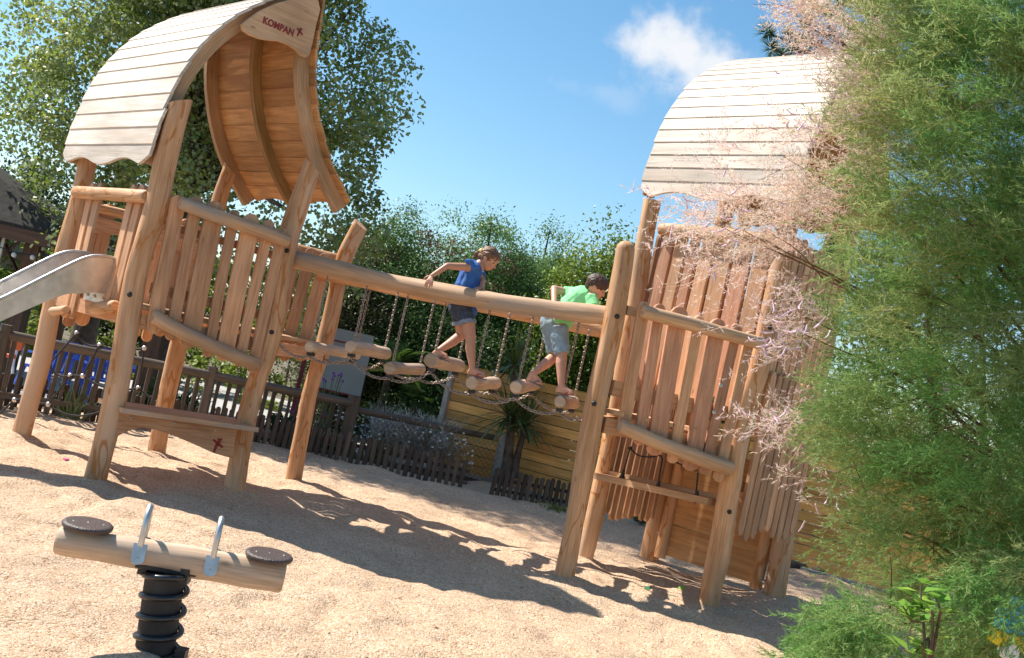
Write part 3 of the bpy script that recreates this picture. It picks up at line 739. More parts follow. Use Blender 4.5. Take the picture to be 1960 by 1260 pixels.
    mb.build('picket_panel', M['picket'], t)
    # decks
    mb = MB(); zd = 1.86
    for i in range(8):
        f = (i + .5) / 8; hw = (A0 - B0) / 8 * .47; mb.box(B0.lerp(A0, f) + Z * zd, C0.lerp(D0, f) + Z * zd, hw, Z * .016)
    E0 = Vector((Ap.x, Ap.y, 0))
    for i in range(6):
        f = (i + .5) / 6; hw = (B0 - A0) / 6 * .45; mb.box(A0.lerp(B0, f) + Z * 1.37, E0.lerp(B0, f) + Z * 1.37, hw, Z * .016)
    mb.build('deck', M['board'], t); mb = MB()
    for a, b, z in ((A0, B0, 1.74), (B0, C0, 1.74), (C0, D0, 1.74), (D0, A0, 1.74), (E0, B0, 1.26), (E0, A0, 1.26), (A0, B0, 1.26), (E0, B0, 1.55)):
        d = (b - a).normalized(); mb.box(a + d * .05 + Z * z, b - d * .05 + Z * z, d.cross(Z) * .026, Z * .06)
    mb.build('deck_frame', M['picket'], t)
    # lower beam with rope handles
    a = at(1150, 912, yA2 - .02); b = at(1368, 962, yB + .08)
    mb = MB(); d = (b - a).normalized(); mb.box(a, b, d.cross(Z).normalized() * .11, Z * .028); mb.box(a + Z * .045 - d.cross(Z) * .06, b + Z * .045 - d.cross(Z) * .06, d.cross(Z).normalized() * .05, Z * .018)
    mb.build('step_board', M['board'], t)
    n_ = d.cross(Z).normalized(); n_ = n_ if n_.y < 0 else -n_
    mb = MB(); nd = MB()
    def onb(px, py): f = (px - 1150) / 218; return at(px, py, a.lerp(b, f).y - .10)
    knobs = [(1190, 916), (1258, 937), (1331, 956)]
    tops = [(1206, 858), (1268, 877), (1336, 905)]
    for kp, tp in zip(knobs, tops): mb.tube([onb(*kp), onb(*tp)], .007, 8)
    mb.tube(spl([onb(1206, 858), onb(1222, 872), onb(1246, 875), onb(1262, 872), onb(1268, 878)], 12), .007, 8); pass
    mb.tube(spl([onb(1283, 878), onb(1300, 888), onb(1325, 897)], 8), .006, 8)
    hr = mb.build('rope_handle', M['rope'], t)
    for kp in knobs: nd = MB(); nd.ball(onb(*kp), .027, 12, 8, (1, 1, 1.25)); nd.tube([onb(*kp), onb(kp[0] + 4, kp[1] - 16)], [.022, .012], 8); nd.build('rope_knob', M['black'], hr)
    nd = MB(); nd.ball(onb(1206, 858), .02); nd.build('rope_knob', M['black'], hr)
    # hinged climbing wall low between the rear posts
    tw = pdir(Dp, Cp); k0 = .16; P_ = D0 + tw * .12; nw = Vector((tw.y, -tw.x, 0)); Wd2 = (C0 - D0).length - .3
    mb = MB(); zz = .13; hs_ = (.30, .27, .26, .24)
    for h_ in hs_: mb.box(P_ + Z * (zz + h_ / 2) + tw * .05, P_ + tw * Wd2 + Z * (zz + h_ / 2), nw * .016, Z * (h_ / 2 - .004)); zz += h_
    cw = mb.build('climbing_wall', M['under'], t)
    for k_ in (.0, Wd2): mb = MB(); mb.tube([P_ + tw * k_ + Z * z_ + nw * .03 for z_ in (.1, .4, .8, 1.2, 1.75)], [.058, .06, .055, .055, .05], 10, wob=.25); mb.build('wall_stile', M['post'], cw)
    mb = MB(); mb.tube([D0 + Z * .32 + nw * .03, P_ + Z * .32 + nw * .03], .022, 10); mb.build('pipe_bracket', M['zinc'], cw); mb = MB(); mb.tube([P_ + tw * Wd2 + Z * .18 + nw * .03, C0 + Z * .18 + nw * .03], .022, 10); mb.build('pipe_bracket', M['zinc'], cw)
    n2 = nu; RB = B0 + OUT * .08 - TV * .17
    roof(t, RB - TV * LEFTW[0][0] * .9, TV, 1.58, .88, ns_l=16, ns_r=12, scale=.9)
right_tower()

# ================================================================ chain bridge
def link_mesh():
    n, m_ = 10, 5; vs = []; fs = []
    for i in range(n):
        a = 2 * math.pi * i / n; c = Vector((math.cos(a) * .0095, 0, math.sin(a) * .0095 + (.0065 if math.sin(a) > 0 else -.0065)))
        rd = Vector((math.cos(a), 0, math.sin(a)))
        for j in range(m_): b = 2 * math.pi * j / m_; vs.append(c + rd * math.cos(b) * .0036 + Vector((0, 1, 0)) * math.sin(b) * .0036)
    for i in range(n):
        for j in range(m_): k = (i + 1) % n; l = (j + 1) % m_; fs.append((i * m_ + j, k * m_ + j, k * m_ + l, i * m_ + l))
    return vs, fs
LV, LF = link_mesh()
def chain(path, parent, name='chain', s_=1.0):
    mb = MB(); pitch = .0235 * s_; path = [Vector(p) for p in path]; i = 0
    for a, b in zip(path, path[1:]):
        L = (b - a).length; n = max(1, int(round(L / pitch))); q = (b - a).to_track_quat('Z', 'Y').to_matrix()
        for j in range(n):
            c = a.lerp(b, (j + .5) / n); rt = q @ Matrix.Rotation((i % 2) * math.pi / 2 + .5, 3, 'Z'); i += 1
            mb.add([c + rt @ (v * s_) for v in LV], LF, [[(0, 0)] * 4] * len(LF), .5, True)
    return mb.build(name, M['chain'], parent)
BEAMY = lambda X: lerp(FRp.y, Ap.y, (X - FRp.x) / (Ap.x - FRp.x))
STEPS = [((592, 664), 1.24), ((672, 664), .98), ((746, 705), .94), ((826, 690), .98), ((904, 733), .95), ((988, 742), .86), ((1073, 769), .62)]
STEP_INFO = []
def bridge():
    t = thing('chain_bridge', 'swaying bridge of short logs hanging on steel chains between the two towers', 'chain bridge', (0, 8.6, 1.3))
    a = at(556, 494, FRp.y + .15); b = at(1168, 606, Ap.y + .08)
    P = spl([a, at(700, 529, lerp(FRp.y, Ap.y, .2) + .06), at(870, 565, lerp(FRp.y, Ap.y, .5) + .05), at(1040, 590, lerp(FRp.y, Ap.y, .78) + .06), b], 40)
    mb = MB(); mb.tube(P, [.071 + .006 * math.sin(i * .4) + .004 * mnoise.noise(Vector((i * .5, 0, 0))) for i in range(40)], 18, wob=.10); mb.build('handrail_log', M['postgrey'], t)
    P = spl([at(612, 521, P5p.y - .1), at(800, 560, lerp(P5p.y, A2p.y, .4)), at(960, 592, lerp(P5p.y, A2p.y, .65)), at(1172, 636, A2p.y - .08)], 30)
    mb = MB(); mb.tube(P, .068, 14, wob=.12); mb.build('handrail_log', M['post'], t)
    cross = (pdir(FRp, P5p) + pdir(Ap, A2p)).normalized()
    nl, fl = [], []
    for i, ((px, py), L) in enumerate(STEPS):
        g_ = at(px, py, 8.6); Yb = BEAMY(g_.x); p0 = at(px, py, Yb + .07); p1 = p0 + cross * L
        if i == 6: p1 = p0 + cross * .9
        p1.z = p0.z + (.0, -.0, .03, 0, .02, .05, .0)[i]; r = (.045, .055, .052, .06, .056, .055, .052)[i]
        mb = log(p0, p1, r, rings=14, wob=.14); s_ = mb.build('step_log', M['logend'], t)
        STEP_INFO.append((p0, p1, r))
        for f in (.06, .94): mb = MB(); c = p0.lerp(p1, f); mb.box(c - Z * (r + .012) - cross * .035, c - Z * (r + .012) + cross * .035, cross.cross(Z) * .024, Z * .014); mb.build('rubber_pad', M['black'], s_)
        n0 = p0 + cross * .05; f0 = p1 - cross * .05
        chain([n0 + Z * (r - .01), n0 + Z * (2.0 - n0.z)], t)
        chain([f0 + Z * (r - .01), f0 + Z * (1.99 - f0.z)], t)
        nl.append(n0 - Z * (r + .03)); fl.append(f0 - Z * (r + .03))
    nl = [at(530, 652, FRp.y)] + nl + [at(1132, 792, Ap.y)]; fl = [at(590, 668, P5p.y)] + fl + [at(1150, 800, A2p.y)]
    for lst in (nl, fl):
        pth = []
        for a, b in zip(lst, lst[1:]):
            for j in range(5): f = j / 5; pth.append(a.lerp(b, f) - Z * .055 * 4 * f * (1 - f))
        pth.append(lst[-1]); chain(pth, t, 'chain', 1.15)
bridge()
# ================================================================ slide
def slide():
    k0 = .42; F0_ = Vector((FLp.x, FLp.y, 0)); d = -TV
    t = thing('slide', 'stainless steel slide running down out of frame from the left tower', 'slide', tuple(F0_ + SV * .67))
    prof_ = [(0.0, 1.42), (.12, 1.415), (.25, 1.38), (.4, 1.325), (.8, 1.035), (1.2, .74), (1.6, .45), (1.85, .32), (2.3, .2)]
    top = [(-.02, 1.655), (.10, 1.675), (.25, 1.64), (.42, 1.515), (.8, 1.195), (1.2, .89), (1.6, .59), (1.85, .44), (2.3, .32)]
    PT = spl([(a, b, 0) for a, b in prof_], 40); TP = spl([(a, b, 0) for a, b in top], 40)
    for nm, k in (('side_wall', .42), ('side_wall', .915)):
        vs = []; fs = []; us = []
        for a, b in zip(PT, TP):
            for s_ in (0, .006): vs += [F0_ + SV * (k + s_) + d * a.x + Z * (a.y - .02), F0_ + SV * (k + s_) + d * b.x + Z * b.y]
        for i in range(39):
            o = i * 4; fs += [(o, o + 4, o + 5, o + 1), (o + 2, o + 3, o + 7, o + 6)]; us += [[(0, 0)] * 4] * 2
        mb = MB(); mb.add(vs, fs, us, .5, True)
        w_ = mb.build(nm, M['steel'], t); mb = MB(); mb.tube([F0_ + SV * (k + .003) + d * b.x + Z * (b.y + .006) for b in TP], .0125, 10); mb.build('rim', M['zinc'], w_)
    vs = []; fs = []; us = []
    for a in PT:
        for k in (.42, .46, .667, .875, .918): vs.append(F0_ + SV * k + d * a.x + Z * (a.y - (.0 if k in (.42, .918) else .02)))
    for i in range(39):
        for j in range(4): o = i * 5 + j; fs.append((o, o + 1, o + 6, o + 5)); us.append([(0, 0)] * 4)
    mb = MB(); mb.add(vs, fs, us, .5, True); mb.build('chute', M['steel'], t)
    mb = MB(); c = F0_ + SV * .42 + Z * 1.36; mb.box(c + d * .02, c + SV * .5 + d * .02, d * .006, Z * .07); b = mb.build('end_plate', M['steel'], t)
    for k in (.1, .28, .42): mb = MB(); mb.ball(c + SV * k + d * .03 + Z * -.0, .014, 8, 6); mb.build('bolt_head', M['zinc'], b)
    mb = MB(); c = F0_ + SV * .67 + d * 1.95; mb.tube([c + Z * -.2, c + Z * .24], .03, 10); mb.build('foot', M['zinc'], t)
slide()
# ================================================================ climbing net behind the left posts
def net():
    t = thing('climbing_net', 'black rope climbing net with shiny metal balls behind the left posts', 'climbing net', tuple(gr(92, 790)))
    Y = 10.1; q = lambda x, y: at(x / 5.25, 560 + y / 5.25, Y)
    nodes = {'a': (770, 410), 'b': (490, 725), 'c': (1000, 530), 'd': (705, 835), 'e': (830, 840), 'f': (485, 1125), 'g': (145, 1080), 'h': (1450, 560), 'i': (1390, 960)}
    E = [('a', 'b', 0), ('a', 'c', .05), ('c', 'e', 0), ('b', 'd', .05), ('d', 'e', 0), ('d', 'f', 0), ('f', 'g', .0), ('c', 'h', .03), ('h', 'i', 0), ('e', 'i', .06)]
    mb = MB()
    def rp(a, b, sag): mb.tube([a.lerp(b, i / 8) - Z * sag * 4 * (i / 8) * (1 - i / 8) for i in range(9)], .0095, 6)
    for a, b, s_ in E: rp(q(*nodes[a]), q(*nodes[b]), s_)
    rp(q(890, 240), q(*nodes['a']), 0); rp(q(*nodes['g']), q(-120, 1330), 0); rp(q(*nodes['f']), q(1000, 1200), .07); rp(q(1390, 960), q(1500, 1050), 0); rp(q(*nodes['b']), q(*nodes['g']), 0.1)
    mb.build('rope', M['rope'], t)
    for k, p in nodes.items(): mb = MB(); mb.ball(q(*p), .024, 10, 8); mb.build('metal_ball', M['zinc'], t)
    for k in 'abcdi': mb = MB(); mb.ball(q(nodes[k][0] + 6, nodes[k][1] + 18), .026, 8, 6); mb.build('rubber_clamp', M['black'], t)
    mb = MB(); mb.tube([q(890, 250), q(915, 205)], .013, 8); mb.build('ferrule', M['zinc'], t)
    chain([q(915, 205), q(1060, 50)], t)
net()
# ================================================================ spring seesaw
def spring_toy():
    base = gr(288, 1280); yb = base.y
    t = thing('spring_seesaw', 'log seesaw with two brown round seats and steel handles on a black spring', 'spring rider', (base.x, yb, 0))
    Lp = at(113, 1034, yb - .09); Rp = at(539, 1104, yb + .11)
    d = (Rp - Lp).normalized(); side = d.cross(Z).normalized()
    mb = MB(); P = [Lp.lerp(Rp, i / 27) for i in range(28)]; rad = [.057 + .012 * i / 27 + .002 * math.sin(i * .9) for i in range(28)]
    P = [P[0] - d * .01] + P + [P[-1] + d * .01]; rad = [rad[0] * .85] + rad + [rad[-1] * .86]
    mb.tube(P, rad, 24, wob=.07); mb.build('log_beam', M['logend'], t)
    upv = side.cross(d).normalized(); upv = upv if upv.z > 0 else -upv; upv = (upv - (side if side.y > 0 else -side) * .06).normalized(); side = d.cross(upv).normalized()
    for px, py in ((158, 1006), (506, 1069)):
        f = (px - 113) / 426; c = Lp.lerp(Rp, f) + upv * .070
        mb = MB(); mb.tube([c - upv * .004, c - upv * .001, c + upv * .012, c + upv * .018, c + upv * .0195], [.080, .097, .1, .094, .084], 36)
        s_ = mb.build('seat', M['disc'], t)
        for a, b in ((0, 0), (.06, .0), (-.055, .01)): mb = MB(); mb.ball(c + upv * .020 + d * a + side * b, .004, 8, 4, (1, 1, .5)); mb.build('screw', M['zinc'], s_)
    for px in (263, 400):
        f = (px - 113) / 426; c = Lp.lerp(Rp, f); r = .056; hnd = []
        for i in range(21):
            a = math.pi * i / 20; hnd.append(c + upv * (r * .55 + .07 + .095 * math.sin(a) - (.05 if i in (0, 20) else 0)) + side * (r * 1.12 * math.cos(a)) + d * (.0))
        mb = MB(); mb.tube(hnd, .0125, 12); h = mb.build('handle', M['zinc'], t)
        for sg in (1, -1):
            mb = MB(); cc = c + side * sg * (r * 1.08) + upv * .026
            nrm = (side * sg + upv * .35).normalized(); ay = upv - nrm * upv.dot(nrm); ay.normalize(); ax = ay.cross(nrm)
            o = [(-.027, .03), (-.027, -.036), (-.018, -.05), (0, -.054), (.018, -.05), (.027, -.036), (.027, .03)]
            mb.poly(cc, ax, ay, o, .004, .001); mb.ball(cc - ay * .028 + nrm * .005, .005, 8, 4); mb.build('bracket', M['zinc'], h)
    top = at(318, 1092, yb + 0.0); tz = top.z; cx, cy = base.x + .012, yb
    cxt = top.x
    mb = MB(); mb.tube([(lerp(cx, cxt, i / 6), cy, lerp(-.05, tz - .01, i / 6)) for i in range(7)], .079, 24); mb.build('spring_core', M['core'], t)
    pts = []; turns = 5.6; n = 150
    for i in range(n):
        f = i / (n - 1); f2 = f
        if f > .86: f2 = .86 + (f - .86) * .35
        a = 2 * math.pi * turns * f; z_ = lerp(.0, tz + .015, f2 / .909)
        pts.append((lerp(cx, cxt, f2) + math.cos(a) * .0885, cy + math.sin(a) * .0885, z_))
    mb = MB(); mb.tube(pts, .0125, 10); mb.build('spring', M['spring'], t)
    mb = MB()
    for sg in (-1, 1):
        c = Vector((cxt + sg * .085, cy - .01, tz - .0)); mb.box(c - Z * .03, c + Z * .03, Vector((.018, 0, 0)), Vector((0, .03, 0)))
    c = Vector((cxt, cy, tz + .012)); mb.box(c - d * .12, c + d * .12, side * .045, Z * .008)
    mb.build('mounting_plate', M['black'], t)
    mb = MB(); c = Vector((cx + .10, cy - .01, .05)); mb.box(c - Z * .06, c + Z * .06, Vector((.02, 0, 0)), Vector((0, .03, 0))); mb.build('ground_anchor', M['black'], t)
spring_toy()
# ================================================================ children
def evmesh(o):
    bpy.context.view_layer.update()
    return bpy.data.meshes.new_from_object(o.evaluated_get(bpy.context.evaluated_depsgraph_get()))
class Body:
    """tapered capsules and ellipsoids fused into one continuous surface by a voxel remesh"""
    def __init__(s): s.mb = MB()
    def cap(s, a, b, ra, rb, n=14, flat=False, sq=None):
        a, b = Vector(a), Vector(b); d = (b - a); L = d.length; d.normalize()
        P, rad = [], []
        if not flat:
            for k in (-.98, -.8, -.5): P.append(a + d * ra * k); rad.append(ra * math.sqrt(1 - k * k))
        for i in range(5): f = i / 4; P.append(a.lerp(b, f)); rad.append(lerp(ra, rb, f))
        if not flat:
            for k in (.5, .8, .98): P.append(b + d * rb * k); rad.append(rb * math.sqrt(1 - k * k))
        o = len(s.mb.v); s.mb.tube(P, rad, n)
        if sq:                                  # squash along a world axis about the a-b line
            ax, f = Vector(sq[0]).normalized(), sq[1]
            for i in range(o, len(s.mb.v)):
                v = Vector(s.mb.v[i]); c = a + (b - a) * max(0, min(1, (v - a).dot(b - a) / max(1e-9, L * L))); w_ = v - c
                s.mb.v[i] = tuple(c + w_ + ax * w_.dot(ax) * (f - 1))
    def ell(s, c, r, rot=None): s.mb.ball(c, 1, 18, 12, r, rot)
    def build(s, name, mat, parent, vox=.006, sm=4, fold=0.0, fs=(14, 14, 6)):
        o = s.mb.build('tmp_' + name, mat)
        md = o.modifiers.new('r', 'REMESH'); md.mode = 'VOXEL'; md.voxel_size = vox; md.use_smooth_shade = True
        md = o.modifiers.new('s', 'SMOOTH'); md.iterations = sm; md.factor = .5
        me = evmesh(o); bpy.data.objects.remove(o); me.name = name; me.materials.clear()
        if fold:
            nrm = [v.normal.copy() for v in me.vertices]
            for v, q in zip(me.vertices, nrm): p = v.co; v.co = p + q * fold * (mnoise.noise(Vector((p.x * fs[0], p.y * fs[1], p.z * fs[2]))) + .5 * mnoise.noise(Vector((p.x * fs[0] * 2.3, p.y * fs[1] * 2.3, p.z * fs[2] * 2.1))))
        return link(name, me, mat, parent, True)
def hand(B, wrist, dirn, palmn, s_=1.0, thumb=1, curl=.5):
    """palm and five fingers: dirn towards the fingertips, palmn is the direction the palm faces"""
    d = Vector(dirn).normalized(); p = Vector(palmn); p = (p - d * p.dot(d)).normalized(); x = d.cross(p) * thumb
    k = .062 * s_; c = wrist + d * k * .5
    for o in (-.42, -.14, .14, .42): B.cap(wrist + d * .008, wrist + d * k + x * k * o * .85, .011 * s_, .0095 * s_, 8)
    for o, L in ((-.45, .036), (-.16, .043), (.14, .046), (.42, .041)):
        q = wrist + d * k + x * k * o * .95; dd = (d + x * o * .25).normalized()
        q2 = q + dd * L * s_ * .5 + p * .004; q3 = q2 + (dd * (1 - curl * .5) + p * curl).normalized() * L * s_ * .5
        q4 = q3 + (dd * (1 - curl * .9) + p * curl * 1.5).normalized() * L * s_ * .4
        B.cap(q, q2, .0078 * s_, .0072 * s_, 8); B.cap(q2, q3, .0072 * s_, .0066 * s_, 8); B.cap(q3, q4, .0066 * s_, .006 * s_, 8)
    a = wrist + d * k * .25 + x * k * .42; b = a + (d * .5 + x * .75 + p * .25).normalized() * .028 * s_; c2 = b + (d * .8 + x * .3 + p * .3).normalized() * .022 * s_
    B.cap(a, b, .010 * s_, .0085 * s_, 8); B.cap(b, c2, .0082 * s_, .007 * s_, 8)
def foot(B, ank, toe, s_=1.0):
    f = (toe - ank); f.z = 0; f.normalize(); L = (toe - ank).length; r = .022 * s_
    heel = ank - f * .018; heel.z = min(ank.z - .022, ank.z); sd = f.cross(Z)
    heel = Vector((ank.x, ank.y, toe.z + .004)) - f * .02 if abs(ank.z - toe.z) < .09 else ank - Z * .03
    B.cap(ank, heel, .024 * s_, .021 * s_); B.cap(ank, toe - f * .03 + Z * .012, .022 * s_, .018 * s_); B.cap(heel, toe - f * .035, .020 * s_, .022 * s_, sq=(Z, .8))
    for i, o in enumerate((-.022, -.011, 0, .011, .022)): B.cap(toe - f * .04 + sd * o, toe - f * (.004 + .005 * abs(i - 1)) + sd * o * 1.15, .009, .0075, 8)
def sandal(heel, toe, mat, parent, f_strap):
    mb = MB(); d = (toe - heel).normalized(); sd = d.cross(Z).normalized(); upn = sd.cross(d); L = (toe - heel).length + .02
    o = []
    for i in range(20):
        a = 2 * math.pi * i / 20; x = (math.cos(a) * .5 + .5); wdt = .026 + .008 * x; o.append((math.cos(a) * L / 2 + L / 2, math.sin(a) * wdt))
    mb.poly(heel - d * .01 - upn * .012, d, sd, o, .009, .002) if d.cross(sd).z > 0 else mb.poly(heel - d * .01 - upn * .004, d, sd, o, .009, .002)
    s_ = mb.build('sandal', M['flip'], parent); mb = MB(); c = heel + d * L * .72 + upn * .018
    for g in (1, -1): mb.tube(spl([c, c - d * L * .2 + sd * g * .024 + upn * .006, heel + d * L * .34 + sd * g * .03 - upn * .008], 8), .0045, 6)
    mb.build('strap', M[f_strap], s_)
def head(B, c, r, look, up_, face=True):
    """skull + jaw + nose + ear; returns helper to place features"""
    lk = Vector(look).normalized(); upv = Vector(up_); upv = (upv - lk * upv.dot(lk)).normalized(); sd = lk.cross(upv)
    R_ = Matrix((lk, sd, upv)).transposed()
    W = lambda a, b, cc: c + R_ @ Vector((a * r, b * r, cc * r))
    B.ell(c + R_ @ Vector((-.05 * r, 0, .12 * r)), (r * 1.02, r * .84, r * .95), R_)
    B.ell(W(.22, 0, -.35), (r * .72, r * .60, r * .72), R_); B.ell(W(.40, 0, -.78), (r * .36, r * .34, r * .26), R_)
    B.cap(W(.86, 0, .0), W(1.02, 0, -.26), r * .07, r * .13, 8); B.ell(W(.84, 0, -.56), (r * .14, r * .26, r * .11), R_)
    for g in (1, -1):
        B.ell(W(-.05, g * .84, -.12), (r * .17, r * .07, r * .26), R_); B.ell(W(.58, g * .38, -.3), (r * .26, r * .22, r * .26), R_)
        B.ell(W(.74, g * .32, .16), (r * .14, r * .26, r * .08), R_)
    return W, R_
def features(W, R_, r, parent):
    for g in (1, -1): mb = MB(); mb.ball(W(.80, g * .36, -.02), r * .12, 10, 8, (.6, 1.0, .55), R_); mb.build('eye', M['eye'], parent)
    mb = MB(); mb.ball(W(.93, 0, -.56), r * .17, 10, 8, (.45, 1.3, .35), R_); mb.build('lips', M['lip'], parent)
def brows(W, R_, r, parent, mat):
    for g in (1, -1): mb = MB(); mb.tube([W(.86, g * .16, .16), W(.84, g * .38, .24), W(.70, g * .58, .17)], r * .045, 6); mb.build('eyebrow', M[mat], parent)

def girl():
    q = lambda x, y, Y: at(780 + x / 3.936, 440 + y / 3.936, Y)
    p = thing('person', 'girl in blue sleeveless top and dark denim shorts stepping along the log bridge', 'person', tuple(q(440, 1100, 8.7)))
    hd = q(612, 222, 8.72); neck = q(548, 262, 8.72); chest = q(490, 320, 8.72); belly = q(430, 440, 8.72); hip = q(405, 590, 8.73)
    X = Vector((1, 0, 0)); Yv = Vector((0, 1, 0))
    B = Body(); r = .083
    W, Rm = head(B, hd, r, Vector((.84, -.30, -.44)), Vector((.42, 0, 1)))
    B.cap(neck + Vector((.02, 0, .03)), neck - Vector((.02, 0, .03)), .036, .04)
    B.cap(chest, belly, .078, .072, sq=(Yv, 1.15)); B.cap(belly, hip, .072, .085, sq=(Yv, 1.15)); B.cap(neck, chest, .045, .075)
    shR = q(452, 282, 8.61); elR = q(300, 272, 8.50); wrR = q(186, 345, 8.45)
    shL = q(520, 300, 8.83); elL = q(566, 385, 8.72); wrL = q(562, 438, 8.60)
    B.cap(chest + Z * .03, shR, .05, .036); B.cap(shR, elR, .034, .026); B.cap(elR, wrR, .026, .018)
    B.cap(chest + Z * .03, shL, .05, .034); B.cap(shL, elL, .032, .025); B.cap(elL, wrL, .025, .018)
    hand(B, wrR, Vector((-.10, -.55, -.75)), Vector((.1, .75, -.5)), .95, -1, .55)
    hand(B, wrL, Vector((-.55, -.75, -.25)), Vector((0, -.1, -1)), .9, 1, .35)
    # legs
    hf = q(440, 610, 8.68); kf = q(474, 815, 8.63); af = q(490, 1050, 8.57); tf_ = q(592, 1108, 8.52)
    hr_ = q(395, 610, 8.79); kr = q(408, 790, 8.80); ar = q(222, 918, 8.68); tr = q(312, 966, 8.66)
    B.cap(hip, hf, .08, .07); B.cap(hf, kf, .066, .045); B.cap(kf, kf.lerp(af, .35) - X * .006, .042, .041); B.cap(kf.lerp(af, .35) - X * .006, af, .041, .024)
    B.cap(hip, hr_, .08, .068); B.cap(hr_, kr, .064, .044); B.cap(kr, kr.lerp(ar, .35) - Z * .01, .041, .04); B.cap(kr.lerp(ar, .35) - Z * .01, ar, .04, .023)
    foot(B, af, tf_); foot(B, ar, tr)
    b = B.build('body', M['skin'], p, .0052, 3)
    features(W, Rm, r, b); brows(W, Rm, r, b, 'hairg')
    sandal(q(468, 1092, 8.57), q(592, 1122, 8.52), None, b, 'flipred'); sandal(q(205, 948, 8.68), q(312, 984, 8.66), None, b, 'flip')
    # hair, swept back into a ponytail
    H = Body(); H.ell(W(-.14, 0, .26), (r * 1.04, r * .95, r * .98), Rm); H.ell(W(-.5, 0, .0), (r * .66, r * .76, r * .76), Rm); H.ell(W(.52, 0, .66), (r * .42, r * .66, r * .28), Rm)
    for g in (1, -1): H.cap(W(.45, g * .66, .5), W(-.15, g * .86, .25), r * .16, r * .16)
    H.cap(W(-.95, 0, .22), W(-1.22, -.1, .10), r * .26, r * .26)
    tip = q(462, 215, 8.72); H.cap(W(-1.22, -.1, .10), W(-1.36, -.1, -.35), r * .28, r * .27); H.cap(W(-1.36, -.1, -.35), W(-1.30, -.15, -.85), r * .26, r * .10)
    h = H.build('hair', M['hairg'], b, .0045, 2, .006, (20, 60, 60))
    mb = MB(); c = W(-1.12, -.05, .14); ax = (W(-1.22, -.1, .10) - W(-.95, 0, .22)).normalized(); mb.tube([c - ax * .008, c + ax * .008], r * .31, 14); mb.build('hair_tie', M['yellow'], h)
    # blue top with flutter straps, flared hem
    T = Body(); up1 = q(488, 310, 8.72); md = q(445, 430, 8.72); hem = q(450, 575, 8.70)
    T.cap(up1, md, .088, .096, sq=(Yv, 1.2)); T.cap(md, hem, .094, .108, flat=True, sq=(Yv, 1.15)); T.cap(q(500, 285, 8.64), q(500, 285, 8.80), .05, .05)
    T.cap(q(478, 250, 8.61), q(440, 232, 8.58), .026, .014); T.cap(q(560, 345, 8.84), q(545, 320, 8.86), .035, .03); T.cap(hem, q(470, 612, 8.68), .085, .055)
    top = T.build('blouse', M['shirtb'], p, .006, 3, .013, (26, 26, 7))
    S = Body(); S.cap(q(400, 545, 8.73), q(405, 600, 8.73), .097, .10, sq=(Yv, 1.15)); S.cap(q(428, 590, 8.69), q(450, 700, 8.655), .082, .071, flat=True); S.cap(q(395, 600, 8.79), q(402, 705, 8.80), .078, .068, flat=True)
    sh = S.build('shorts', M['denim'], p, .006, 2, .008, (16, 16, 22))
    mb = MB(); a = q(446, 685, 8.66); a2 = q(451, 712, 8.655); mb.tube([a, a2], [.075, .074], 20); mb.build('cuff', M['denimcuff'], sh); mb = MB(); a = q(400, 690, 8.80); a2 = q(403, 716, 8.80); mb.tube([a, a2], .072, 20); mb.build('cuff', M['denimcuff'], sh)
girl()
